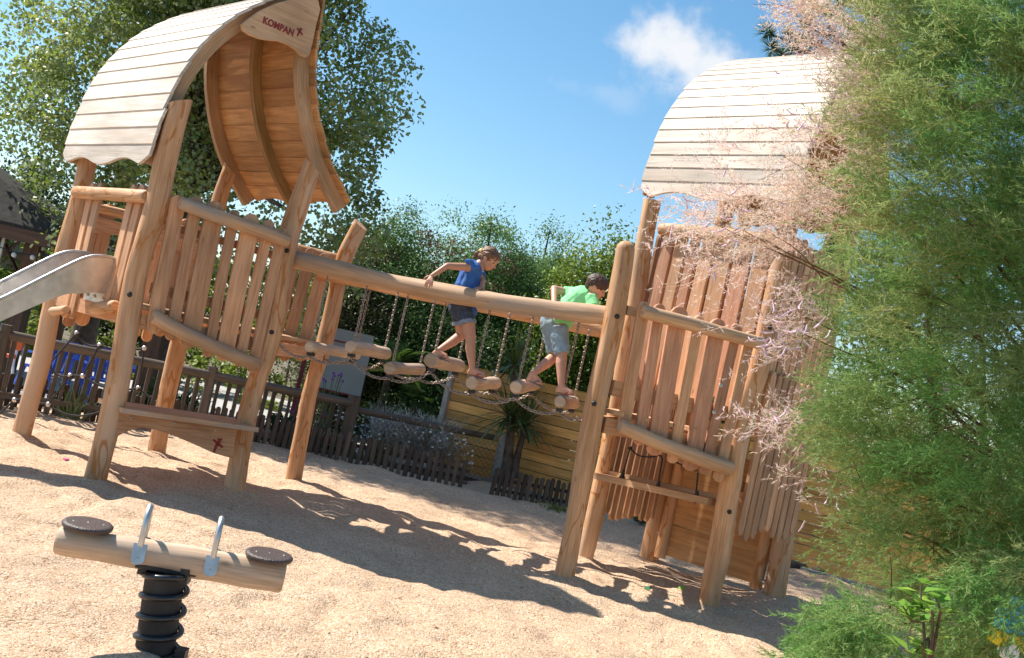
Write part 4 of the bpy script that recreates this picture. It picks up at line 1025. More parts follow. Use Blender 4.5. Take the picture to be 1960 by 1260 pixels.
def boy():
    q = lambda x, y, Y: at(980 + x / 4.2, 500 + y / 4.2, Y)
    p = thing('person', 'boy in light green t-shirt and pale denim shorts leaning over the handrail log', 'person', tuple(q(400, 1060, 8.5)))
    Yv = Vector((0, 1, 0)); X = Vector((1, 0, 0)); r = .085
    hd = q(676, 210, 8.50); neck = q(622, 262, 8.53); chest = q(550, 315, 8.56); belly = q(430, 400, 8.58); hip = q(345, 520, 8.58)
    B = Body(); W, Rm = head(B, hd, r, Vector((.86, -.12, -.38)), Vector((.30, -.05, 1)))
    B.cap(neck + Vector((.02, 0, .02)), neck - Vector((.03, 0, .02)), .04, .042); B.cap(neck, chest, .045, .085); B.cap(chest, belly, .085, .08, sq=(Yv, 1.1)); B.cap(belly, hip, .08, .09)
    shL = q(462, 262, 8.68); elL = q(338, 222, 8.62); wrL = q(338, 375, 8.40)
    shR = q(632, 292, 8.46); elR = q(655, 385, 8.40); wrR = q(690, 400, 8.33)
    B.cap(chest, shL, .06, .04); B.cap(shL, elL, .036, .029); B.cap(elL, wrL, .028, .02)
    B.cap(chest, shR, .06, .04); B.cap(shR, elR, .038, .03); B.cap(elR, wrR, .029, .021)
    hand(B, wrL, Vector((.1, -.5, -.6)), Vector((.1, .6, -.4)), .95, 1, .3); hand(B, wrR, Vector((.6, -.5, -.3)), Vector((0, -.1, -1)), .95, 1, .3)
    hf = q(375, 530, 8.54); kf = q(402, 735, 8.48); af = q(398, 1010, 8.40); tf_ = q(500, 1072, 8.36)
    hr_ = q(320, 530, 8.64); kr = q(345, 760, 8.62); ar = q(165, 905, 8.44); tr = q(250, 990, 8.44)
    B.cap(hip, hf, .085, .075); B.cap(hf, kf, .07, .046); B.cap(kf, kf.lerp(af, .33) - X * .006, .043, .043); B.cap(kf.lerp(af, .33) - X * .006, af, .043, .026)
    B.cap(hip, hr_, .085, .074); B.cap(hr_, kr, .068, .045); B.cap(kr, kr.lerp(ar, .33) - Z * .008, .042, .042); B.cap(kr.lerp(ar, .33) - Z * .008, ar, .042, .025)
    foot(B, af, tf_, 1.08); foot(B, ar, tr, 1.08)
    b = B.build('body', M['skinboy'], p, .0052, 3); features(W, Rm, r, b); brows(W, Rm, r, b, 'hairb')
    sandal(q(370, 1060, 8.40), q(505, 1092, 8.36), None, b, 'flipred'); sandal(q(118, 945, 8.44), q(258, 1012, 8.44), None, b, 'flip')
    H = Body(); H.ell(W(-.12, 0, .32), (r * 1.08, r * .96, r * .92), Rm); H.ell(W(-.5, 0, -.02), (r * .58, r * .74, r * .72), Rm); H.ell(W(.60, 0, .72), (r * .42, r * .62, r * .26), Rm)
    rs = random.Random(2)
    for i in range(60):
        a, e = rs.uniform(0, 6.28), rs.uniform(.25, 1.3); dd = Vector((math.cos(a) * math.cos(e), math.sin(a) * math.cos(e), math.sin(e)))
        c1 = W(dd.x * .98 - .12, dd.y * .88, dd.z * .86 + .32); H.cap(c1, c1 + (Rm @ (dd * .5 + Vector((.9, 0, -.3)))) * .014, .007, .003, 6)
    H.build('hair', M['hairb'], b, .0045, 2, .0032, (50, 70, 90))
    T = Body(); T.cap(q(560, 300, 8.55), q(440, 400, 8.58), .105, .102, sq=(Yv, 1.12)); T.cap(q(440, 400, 8.58), q(360, 500, 8.58), .102, .104, sq=(Yv, 1.05)); T.cap(q(400, 450, 8.56), q(430, 555, 8.53), .085, .03)
    T.cap(q(590, 275, 8.52), q(470, 262, 8.66), .06, .058); T.cap(shL, shL.lerp(elL, .40), .056, .050, flat=True); T.cap(shR, shR.lerp(elR, .9), .055, .055, flat=True); T.cap(q(600, 268, 8.53), q(618, 258, 8.53), .06, .048, flat=True)
    T.build('t_shirt', M['shirtg'], p, .006, 3, .006, (16, 9, 16))
    S = Body(); S.cap(q(325, 495, 8.59), q(350, 545, 8.58), .102, .104, sq=(Yv, 1.1)); S.cap(q(368, 540, 8.54), q(402, 748, 8.48), .088, .062, flat=True); S.cap(q(318, 540, 8.64), q(345, 735, 8.62), .084, .064, flat=True)
    S.build('shorts', M['denimlight'], p, .006, 2, .0055, (14, 14, 22))
boy()
# ================================================================ fences
def dark_fence():
    t = thing('picket_fence', 'dark weathered picket fence with a round top rail behind the left tower', 'fence', (-4, 12, 0))
    a = gr(-60, 790); b = gr(650, 882)
    A = Vector((a.x, a.y + .35, 0)); Bb = Vector((b.x, b.y + .1, 0)); d = (Bb - A).normalized(); L = (Bb - A).length; n = Vector((d.y, -d.x, 0))
    A = A - d * 2.2; L += 2.2
    zr = lambda k: .80 - .10 * k / L
    log(A + Z * zr(0), A + d * L + Z * zr(L), .05, rings=30, wob=.2).build('rail', M['railwood'], t)
    mb = MB(); rs = random.Random(8); k = .05
    while k < L:
        h = zr(k) - .03; w_ = rs.uniform(.034, .05); o = picket_outline(h, w_, rs, .3); l = rs.uniform(-.02, .02)
        mb.poly(A + d * k + n * -.03 - Z * .02, d, (Z + d * l).normalized(), o, .02, .003); k += rs.uniform(.10, .125)
    mb.build('pickets', M['oldwood'], t); mb = MB(); mb.box(A + Z * .18, A + d * L + Z * .18, n * .015, Z * .03); mb.build('lower_rail', M['oldwood'], t)
    for k in (0, L * .35, L * .7, L - .03):
        mb = MB(); c = A + d * k; mb.tube([c - Z * .1, c + Z * .5, c + Z * (zr(k) + .10)], [.062, .058, .055], 12, wob=.15); mb.build('post', M['railwood'], t)
    # chain-link piece
    t2 = thing('wire_fence', 'low chain link fence under a round grey rail left of the spiky palm', 'fence', tuple(Bb))
    c = gr(945, 935); C_ = Vector((c.x, c.y + .25, 0)); d = (C_ - Bb).normalized(); L = (C_ - Bb).length; n = Vector((d.y, -d.x, 0))
    r0_ = at(650, 778, Bb.y); r1_ = at(945, 838, C_.y)
    log(r0_, r1_, .042, rings=20, wob=.15).build('rail', M['railwood'], t2)
    mb = MB(); H = .55; s_ = .075; k = -H
    while k < L:
        for sg in (1, -1):
            x0, z0, x1, z1 = (k, .02, k + H, H + .02) if sg > 0 else (k + H, .02, k, H + .02)
            def clip(x0, z0, x1, z1):
                if x0 > x1: x0, z0, x1, z1 = x1, z1, x0, z0
                if x1 <= 0 or x0 >= L: return None
                if x0 < 0: z0 += (z1 - z0) * (0 - x0) / (x1 - x0); x0 = 0
                if x1 > L: z1 -= (z1 - z0) * (x1 - L) / (x1 - x0); x1 = L
                return x0, z0, x1, z1
            q = clip(x0, z0, x1, z1)
            if q: mb.tube([Bb + d * q[0] + Z * q[1] + n * .045, Bb + d * q[2] + Z * q[3] + n * .045], .0018, 4, cap=False)
        k += s_
    mb.build('wire_mesh', M['wire'], t2)
    for k in (.02, L - .02):
        mb = MB(); c = Bb + d * k; mb.tube([c - Z * .1, c + Z * (.78 if k < 1 else .7)], .055, 12, wob=.15); mb.build('post', M['concrete'] if k > 1 else M['railwood'], t2)
    # low picket borders
    def border(label, p0, p1, h, wd, gap, cat='border fence'):
        tt = thing('border_fence', label, cat, tuple(p0), 'low picket borders along the gravel'); d = pdir(p0, p1); L = (Vector((p1.x, p1.y, 0)) - Vector((p0.x, p0.y, 0))).length; P = Vector((p0.x, p0.y, 0)); n = Vector((d.y, -d.x, 0))
        mb = MB(); k = 0
        while k < L:
            o = picket_outline(h * rs.uniform(.92, 1.06) + .03, wd * rs.uniform(.9, 1.1), rs, 1.0); mb.poly(P + d * k + Z * .0 + n * .03, d, (Z + d * rs.uniform(-.05, .05)).normalized(), o, .02, .003); k += wd + gap
        mb.build('pickets', M['oldwood'], tt); mb = MB()
        for z in (.12, h * .72): mb.box(P + Z * z, P + d * L + Z * z, n * .01, Z * .02)
        mb.build('rails', M['oldwood'], tt)
    border('low dark picket border in front of the left picket fence', gr(-90, 772), gr(560, 868), .36, .052, .026)
    border('low dark picket border in front of the white flowering bush', gr(565, 870), gr(890, 945), .36, .052, .030)
    border('low dark picket border in front of the spiky palm trunk', gr(935, 955), gr(1108, 985), .34, .05, .026)
dark_fence()
def plank_fence():
    t = thing('plank_fence', 'golden horizontal plank fence behind the bridge and right tower', 'fence', (0, 14.6, 0))
    A = Vector((.0, 14.75, 0)); A = Vector((at(845, 800, 14.7).x + .03, 14.7, 0)); Bq = Vector((4.39, 12.05, 0)); d = (Bq - A).normalized(); n = Vector((d.y, -d.x, 0)); L = 8.2; H = 1.42; seg = 2.05
    for i in range(4):
        mb = MB(); z = .06; rs = random.Random(i)
        while z < H - .05:
            h = .125; tl = 0; mb.box(A + d * (i * seg + .04) + Z * (z + h / 2), A + d * ((i + 1) * seg - .04) + Z * (z + h / 2), n * .02, Z * (h / 2 - .0045)); z += h + .002
        mb.build('plank_panel', M['panel'], t)
    for i in range(5):
        mb = MB(); c = A + d * (i * seg); mb.box(c - Z * .1, c + Z * (H + .04), d * .035, n * (.085 if i == 0 else .03)); mb.build('post', M['concrete'] if i == 0 else M['panel'], t)
    mb = MB(); c = A + d * .12 - n * .02; mb.box(c, c + Z * H, d * .06, n * .03); mb.build('end_batten', M['brownwood'], t)
    mb = MB(); mb.box(A + n * .06 + Z * .03, A + d * L + n * .06 + Z * .03, n * .05, Z * .045); mb.build('concrete_footing', M['concrete'], t)
plank_fence()
# ================================================================ pavilion, stone building, sign, blue furniture
def pavilion():
    t = thing('pavilion', 'open timber pavilion with a dark shingled hipped roof at the left edge', 'pavilion', (-8.5, 15, 0))
    Y = 14.0; cor = at(118, 448, Y); up1 = at(-10, 332, Y + 1.2)
    far = Vector((cor.x - 4.2, Y + 0.0, cor.z)); back = cor + Vector((-.2, 2.0, 0)); peak = Vector((cor.x - 2.3, Y + 1.0, cor.z + 1.10))
    bl = Vector((far.x, back.y, cor.z)); vs = [cor, far, bl, Vector((cor.x, back.y, cor.z)), peak]; vs2 = [v - Z * .06 for v in vs]
    mb = MB(); mb.add(vs + vs2, [(1, 0, 4), (0, 3, 4), (3, 2, 4), (2, 1, 4), (5, 6, 9), (8, 5, 9), (7, 8, 9), (6, 7, 9)] + [(0, 1, 6, 5), (1, 2, 7, 6), (2, 3, 8, 7), (3, 0, 5, 8)], [[(0, 0)] * 3] * 8 + [[(0, 0)] * 4] * 4)
    mb.build('roof', M['rooftile'], t)
    mb = MB()
    for a, b in ((vs[0], vs[1]), (vs[0], vs[3])): mb.box(a - Z * .13, b - Z * .13, Z * .085, (b - a).normalized().cross(Z) * .02)
    mb.build('fascia', M['brownwood'], t)
    for dx, dy in ((-.45, .35), (-1.15, .4), (-1.9, .4), (-.5, 1.7), (-3.8, .4)):
        mb = MB(); c = Vector((cor.x + dx, cor.y + dy, 0)); mb.box(c, c + Z * (cor.z - .12), Vector((.10, 0, 0)), Vector((0, .10, 0))); pp = mb.build('post', M['brownwood'], t)
        mb = MB(); mb.box(c + Z * (cor.z - .8), c + Vector((.42, 0, cor.z - .25)), Vector((.05, 0, .05)), Vector((0, .05, 0))); mb.box(c + Z * (cor.z - .8), c + Vector((-.42, 0, cor.z - .25)), Vector((.05, 0, -.05)), Vector((0, .05, 0))); mb.build('brace', M['brownwood'], pp)
    mb = MB(); c = Vector((cor.x - .8, cor.y + .2, 0)); mb.tube([c, c + Z * cor.z], .03, 10); mb.build('drainpipe', M['zinc'], t)
    g = thing('string_lights', 'string of round bulbs hung under the pavilion eave', 'string lights', tuple(cor)); mb = MB(); w_ = MB()
    P = [cor + Vector((-2.2 + .24 * i, -.03, -.32 - .05 * math.sin(i * 1.1))) for i in range(10)]
    w_.tube(P, .008, 5); w_.build('wire', M['black'], g)
    for i, q in enumerate(P[1:]): mb = MB(); mb.ball(q - Z * .03, .034, 10, 8); mb.build('bulb', M['bulb'], g)
    s = thing('stone_building', 'pale stone building with a light eave behind the pavilion', 'building', (-9.5, 20, 0)); c = at(108, 500, 20)
    mb = MB()
    z = 0; rs = random.Random(6)
    while z < c.z - .05:
        x = c.x - 6
        while x < c.x:
            w1 = min(rs.uniform(.3, .7), c.x - x); mb.box((x + .006, 20 + rs.uniform(0, .012), z + .125), (x + w1 - .006, 20 + rs.uniform(0, .012), z + .125), (0, .15, 0), (0, 0, .118)); x += w1
        z += .25
    mb.box((c.x - 6, 20.1, c.z / 2), (c.x - .03, 20.1, c.z / 2), (0, .1, 0), (0, 0, c.z / 2 - .03))
    mb.build('wall', M['stone'], s); mb = MB(); mb.box((c.x - 6, 20.2, c.z + .06), (c.x + .25, 20.2, c.z + .06), (0, .5, 0), (0, 0, .08)); mb.build('eave', M['concrete'], s)
    mb = MB(); mb.box((c.x - 6, 21.5, c.z + .5), (c.x + .1, 21.5, c.z + .5), (0, 1.5, .45), (0, -.02, .05)); mb.build('roof', M['rooftile'], s)
pavilion()
def sign():
    Y = 15.6; c = at(660, 690, Y); t = thing('notice_board', 'large blank pale notice board on wooden posts behind the fence', 'notice board', (c.x, Y, 0))
    tl = at(632, 625, Y); bl = at(600, 742, Y); tr = at(700, 645, Y)
    h = tl.z - bl.z; x0, x1 = tl.x, tr.x + .12; z0 = bl.z
    mb = MB(); mb.box((x0, Y, z0 + h / 2), (x1, Y, z0 + h / 2), (0, .025, 0), (0, 0, h / 2)); pn = mb.build('panel', M['white'], t)
    mb = MB(); mb.box((x0, Y - .028, z0 + h * .80), (x1, Y - .028, z0 + h * .80), (0, .003, 0), (0, 0, .012)); mb.build('red_line', M['maroon'], pn); mb = MB(); mb.box((x0, Y - .028, z0 + .01), (x1, Y - .028, z0 + .01), (0, .004, 0), (0, 0, .012)); mb.build('red_line', M['maroon'], pn)
    for x in (x0 - .07, x0 + .55, x1 - .1):
        mb = MB(); mb.box((x, Y + .08, -.1), (x, Y + .08, z0 + h - .02), (.05, 0, 0), (0, .05, 0)); mb.build('post', M['railwood'], t)
    t2 = thing('marker_post', 'thin maroon post left of the pale notice board', 'post', (x0 - .3, Y, 0)); c = at(580, 700, Y); mb = MB(); mb.box((c.x, Y, .0), (c.x, Y, 1.25), (.025, 0, 0), (0, .025, 0)); mb.build('pole', M['maroon'], t2); mb = MB(); mb.ball((c.x, Y, 1.26), .035, 10, 8); mb.build('cap', M['maroon'], t2)
sign()
def plastic_chair(x, y, rz, label, s_=.78):
    t = thing('plastic_chair', label, 'plastic chair', (x, y, 0), 'blue garden chairs behind the fence'); R3 = Matrix.Rotation(rz, 3, 'Z'); O = Vector((x, y, 0)); P = lambda a, b, c: O + R3 @ Vector((a, b, c)) * s_
    v = lambda a, b, c: R3 @ Vector((a, b, c)) * s_
    mb = MB(); mb.poly(P(0, -.22, .40), v(1, 0, 0), v(0, 1, 0), [(-.22, 0), (.22, 0), (.25, .1), (.23, .44), (-.23, .44), (-.25, .1)], .025, .006); mb.build('seat', M['blue'], t)
    mb = MB()
    for i in range(5): xx = -.18 + .09 * i; mb.box(P(xx, .22, .42), P(xx * 1.1, .32, .83 - .02 * abs(i - 2)), v(.03, 0, 0), v(0, .009, 0))
    mb.box(P(-.25, .33, .85), P(.25, .33, .85), v(0, .012, 0), v(0, 0, .045)); mb.build('backrest', M['blue'], t)
    for sx in (-1, 1):
        mb = MB(); mb.box(P(sx * .26, -.22, .63), P(sx * .26, .27, .64), v(.03, 0, 0), v(0, 0, .012)); mb.box(P(sx * .26, -.2, .40), P(sx * .26, -.2, .62), v(.015, 0, 0), v(0, .03, 0)); mb.build('armrest', M['blue'], t)
        for yy, q in ((-.2, -.27), (.2, .3)): mb = MB(); mb.box(P(sx * .21, yy, .41), P(sx * .27, q, 0), v(.03, 0, 0), v(0, .022, 0)); mb.build('leg', M['blue'], t)
g0 = at(120, 735, 12.9)
plastic_chair(g0.x + .35, 13.1, .7, 'blue plastic garden chair behind the fence, the one nearest the dark tree trunk'); plastic_chair(g0.x - .25, 12.9, -2.2, 'blue plastic garden chair behind the fence, the one beside the rear left tower post')
def kidtable():
    x, y = g0.x + .15, 13.9; t = thing('plastic_table', 'blue plastic table with a white beaker behind the blue garden chairs', 'table', (x, y, 0))
    mb = MB(); mb.box((x - .45, y, .48), (x + .55, y, .48), (0, .4, 0), (0, 0, .025)); mb.build('tabletop', M['blue'], t)
    for a in (-.38, .48):
        for b in (-.3, .3): mb = MB(); mb.box((x + a, y + b, 0), (x + a, y + b, .46), (.035, 0, 0), (0, .035, 0)); mb.build('leg', M['blue'], t)
    s = thing('beaker', 'white and yellow beaker standing on the blue plastic table', 'beaker', (x, y - .2, .505)); mb = MB(); mb.tube([(x + .1, y - .2, .507), (x + .1, y - .2, .65)], [.05, .06], 12); mb.build('cup', M['whitep'], s); mb = MB(); mb.tube([(x + .1, y - .2, .65), (x + .1, y - .2, .67)], .062, 12); mb.build('lid', M['yellow'], s)
kidtable()
def timber_post():
    c = at(268, 770, 13.4); t = thing('timber_post', 'dark square timber post standing behind the picket fence between the left tower posts', 'post', (c.x, 13.4, 0)); mb = MB(); mb.box((c.x, 13.4, -.1), (c.x, 13.4, 1.12), (.11, 0, 0), (0, .11, 0)); mb.build('shaft', M['brownwood'], t); mb = MB(); mb.box((c.x, 13.4, 1.122), (c.x, 13.4, 1.15), (.125, 0, 0), (0, .125, 0)); mb.build('cap', M['brownwood'], t)
timber_post()
def water_play():
    Y = 13.2; c = at(30, 655, Y); t = thing('play_pole', 'orange play panel on a bent white pole behind the fence at far left', 'play panel', (c.x, Y, 0))
    mb = MB(); mb.tube(spl([at(22, 745, Y), at(24, 715, Y), at(26, 690, Y), at(33, 668, Y), at(33, 640, Y)], 14), .02, 8); mb.build('pole', M['whitep'], t)
    mb = MB(); a = at(31, 654, Y - .03); mb.poly(a - Vector((.05, 0, .10)), (1, 0, 0), (0, 0, 1), [(0, 0), (.12, 0), (.13, .03), (.13, .2), (.0, .2), (-.01, .03)], -.05, .005); mb.build('panel', M['orange'], t)
    mb = MB(); a = at(21, 682, Y - .03); mb.tube([a - Vector((.05, 0, 0)), a + Vector((.05, 0, 0))], .025, 10); mb.build('handle', M['orange'], t)
water_play()
# ================================================================ trees
DK = (.022, .05, .014); MD = (.06, .115, .03); LT = (.11, .17, .035)
tb = (-4.45, 14.4, 0)
cc = (-4.9, 15.0, 5.2)
ex = [at(x, y, 14.6 + random.uniform(-1.2, .6)) for x, y in ((745, 205), (700, 190), (755, 120), (690, 320), (700, 385), (660, 440), (610, 480), (650, 520), (700, 450), (600, 60), (670, 20), (720, 70), (715, 265), (640, 300), (560, 500), (500, 450), (540, 560), (640, 250), (680, 240), (620, 180), (650, 350), (580, 420), (70, 340), (40, 250), (90, 420), (60, 150), (20, 90), (150, 480), (240, 480), (300, 520), (350, 350), (200, 330), (420, 480), (450, 540), (120, 240), (30, 200), (170, 420), (260, 440),(100,60),(50,20),(230,60),(330,30))]
tree('poplar_tree', 'large silvery green poplar tree filling the sky behind the left tower', 'tree', tb, (cc[0] - .25, cc[1], cc[2]), (2.3, 2.1, 3.1), 300, 330, .47, .068, (.15, .22, .035), (.40, .47, .11), .2, 'poplar', seed=4, nl=46, shell=.35, asp=.8, extra=ex, low=2.2)
# tall continuation of the crown above the frame (casts the dappled shade)
tree('poplar_tree', 'upper crown of the large poplar, added above the frame as a second tree for dappled shade', 'tree', (-6.2, 16.2, 0), (-5.2, 14.8, 9.3), (3.4, 2.4, 2.6), 190, 190, .55, .085, (.08, .14, .02), (.22, .29, .05), .18, 'poplar', seed=9, nl=20, shell=.3, asp=.8)
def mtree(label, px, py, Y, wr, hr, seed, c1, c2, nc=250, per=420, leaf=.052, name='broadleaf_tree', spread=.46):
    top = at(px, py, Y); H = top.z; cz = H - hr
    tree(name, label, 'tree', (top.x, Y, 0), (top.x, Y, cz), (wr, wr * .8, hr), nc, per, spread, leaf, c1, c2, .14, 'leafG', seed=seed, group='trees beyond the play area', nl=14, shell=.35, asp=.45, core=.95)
BG1 = (.075, .16, .05); BG2 = (.23, .37, .11)
mtree('dark green tree behind the left end of the bridge, left of the girl', 800, 405, 17.5, 1.15, 2.1, 11, BG1, BG2)
mtree('dark green tree rising directly behind the girl', 960, 392, 18.0, 1.25, 2.2, 12, BG1, BG2)
mtree('dark green tree between the girl and the boy', 1060, 440, 18.6, 1.0, 2.0, 13, BG1, BG2, 170)
mtree('smaller dark tree with reddish seed clusters beside the leaning bridge post', 722, 460, 17.0, .8, 1.7, 14, (.06, .055, .022), (.12, .14, .05), 180)
mtree('bright yellow green tree behind the boy and right tower post', 1165, 438, 16.8, .75, 1.75, 15, (.12, .20, .025), (.26, .34, .045), 150, 230, .07)
mtree('bright green tree seen between the right tower pickets', 1265, 520, 17.6, 1.0, 1.7, 16, (.08, .15, .025), (.18, .26, .04), 150, 220, .07)
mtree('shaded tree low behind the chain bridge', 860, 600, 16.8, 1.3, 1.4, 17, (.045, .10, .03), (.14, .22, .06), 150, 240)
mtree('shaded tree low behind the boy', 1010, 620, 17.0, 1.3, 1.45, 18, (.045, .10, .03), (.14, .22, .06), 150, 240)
# reddish seed clusters
sc_ = [at(x, y, 16.9) for x, y in ((700, 480), (735, 500), (820, 455), (845, 480), (760, 540), (880, 470), (970, 505), (690, 540), (830, 520), (940, 560))]
def clusters():
    t = thing('seed_clusters', 'rusty red seed clusters hanging on the dark trees behind the bridge', 'seed clusters', tuple(sc_[0])); leaves('clusters', [tuple(p) for p in sc_], 130, .26, .05, (.12, .04, .03), (.17, .08, .05), t, M['leafG'], asp=.5); t['kind'] = 'stuff'
clusters()
def box_hedge(name, label, p0, p1, depth, h, nleaf, leaf, c1, c2, top_noise=.08, group=None, slope=0.0):
    t = thing(name, label, 'hedge', (p0[0], p0[1], 0), group); p0 = Vector((*p0, 0)); p1 = Vector((*p1, 0)); d = (p1 - p0).normalized(); n = Vector((d.y, -d.x, 0)); L = (p1 - p0).length
    C = []; rs = random.Random(int(L * 10))
    for i in range(int(nleaf / 60)):
        k = rs.random() * L; f = rs.random()
        if rs.random() < .3: z = h * (1 - .05 * rs.random()); o = rs.uniform(-depth, depth)
        else: z = rs.random() * h; o = depth * rs.uniform(.6, 1)
        o += depth * slope * (1 - z / h); z += top_noise * mnoise.noise(Vector((k * 1.3, o, z))) * 2; o += .12 * mnoise.noise(Vector((k * 1.7, z * 1.7, 5)))
        C.append(tuple(p0 + d * k + n * o + Z * max(.05, z)))
    leaves('foliage', C, 60, .17, leaf, c1, c2, t, M['leafG'])
    mb = MB(); k = .3
    while k < L: c = p0 + d * k; mb.tube([c, c + Z * h * .6 + Vector((rs.uniform(-.1, .1), 0, 0)), c + Z * h * .95], [.03, .02, .008], 6); k += .8
    mb.build('stems', M['bark'], t)
box_hedge('hedge', 'clipped green hedge behind the golden plank fence', (1.3, 16.4), (9, 12.6), .4, 1.85, 26000, .05, (.05, .10, .02), (.12, .19, .04))
box_hedge('hedge', 'yellow green leafy hedge along the far side of the grey path', (-13, 19.9), (-2.4, 20.6), .6, 2.3, 70000, .08, (.13, .20, .03), (.34, .40, .06), .2, slope=3.0)
for i, (x, y, h, wr) in enumerate(((-12, 25, 4.0, 2.6), (-8.4, 24, 3.4, 2.0), (-3.2, 22.5, 3.6, 1.8), (0, 22, 3.6, 2.2), (4.2, 20, 3.6, 2.0), (7.2, 15.5, 8.0, 3.0))):
    tree('broadleaf_tree', ('far tree behind the stone building at the left edge', 'far tree behind the yellow green hedge at left', 'far tree filling the gap beside the notice board', 'far dark tree behind the middle trees', 'far tree behind the right tower', 'far tree behind the pink flowering tree')[i], 'tree', (x, y, 0), (x, y, h * .5), (wr, wr * .7, h * .55), 110, 170, .55, .10, (.03, .065, .02), (.09, .14, .035), .16, 'leafG', seed=30 + i, group='far trees closing the view', nl=8)
def fine_fronds(name, P, D, Ln, c1, c2, hue, parent, ns=9, nb=7, blade=.03, wid=.0028, mat='needle', spr=.75):
    """feathery sprays: stem > side twigs > blades, one mesh"""
    P = np.asarray(P, float); D = unit(np.asarray(D, float)); n = len(P); Ln = np.asarray(Ln, float)[:, None, None]
    t1 = np.tile(np.linspace(.12, 1, ns), (n, 1))[..., None] + rng.normal(0, .03, (n, ns, 1))
    dro = np.array([0, 0, -1.0])
    Q = P[:, None, :] + D[:, None, :] * Ln * t1 + dro * Ln * .28 * t1 ** 2
    d1 = unit(D[:, None, :] * .9 + rng.normal(size=(n, ns, 3)) * spr + dro * .15)
    l1 = Ln * .38 * (1.15 - t1 * .6) * rng.uniform(.6, 1.2, (n, ns, 1))
    t2 = (np.linspace(.05, 1, nb))[None, None, :, None]
    Q2 = Q[:, :, None, :] + d1[:, :, None, :] * l1[:, :, None, :] * t2
    d2 = unit(d1[:, :, None, :] + rng.normal(size=(n, ns, nb, 3)) * .45)
    bl = blade * rng.uniform(.6, 1.3, (n, ns, nb, 1)); pr = unit(np.cross(d2, rng.normal(size=d2.shape))) * wid
    A = np.stack([Q2 - pr, Q2 + pr, Q2 + d2 * bl], 3).reshape(-1, 3)
    # twig strips
    pr1 = unit(np.cross(d1, rng.normal(size=d1.shape))) * wid * .6
    T1 = np.stack([Q - pr1, Q + pr1, Q + d1 * l1], 2).reshape(-1, 3)
    pr0 = unit(np.cross(D, rng.normal(size=D.shape))) * wid * .9
    T0 = np.stack([P - pr0, P + pr0, P + D * Ln[:, :, 0] + dro * Ln[:, :, 0] * .28], 1).reshape(-1, 3)
    V = np.concatenate([A, T1, T0])
    hue = np.asarray(hue, float)[:, None]; base = np.array(c1) * (1 - hue) + np.array(c2) * hue
    jit = lambda m: 1 + rng.uniform(-.3, .3, (m, 1))
    cA = np.repeat(np.repeat(base, ns * nb, 0) * jit(n * ns * nb), 3, 0)
    cT = np.repeat(np.repeat(base * np.array([1.05, .92, .88]), ns, 0) * jit(n * ns), 3, 0); c0 = np.repeat(base * np.array([1.1, .84, .7]), 3, 0)
    me = fastmesh(name, V, 3); setcol(me, np.clip(np.concatenate([cA, cT, c0]), 0, 1)); return link(name, me, M[mat], parent)
def inpoly(x, y, P):
    c = False; j = len(P) - 1
    for i in range(len(P)):
        if (P[i][1] > y) != (P[j][1] > y) and x < (P[j][0] - P[i][0]) * (y - P[i][1]) / (P[j][1] - P[i][1]) + P[i][0]: c = not c
        j = i
    return c
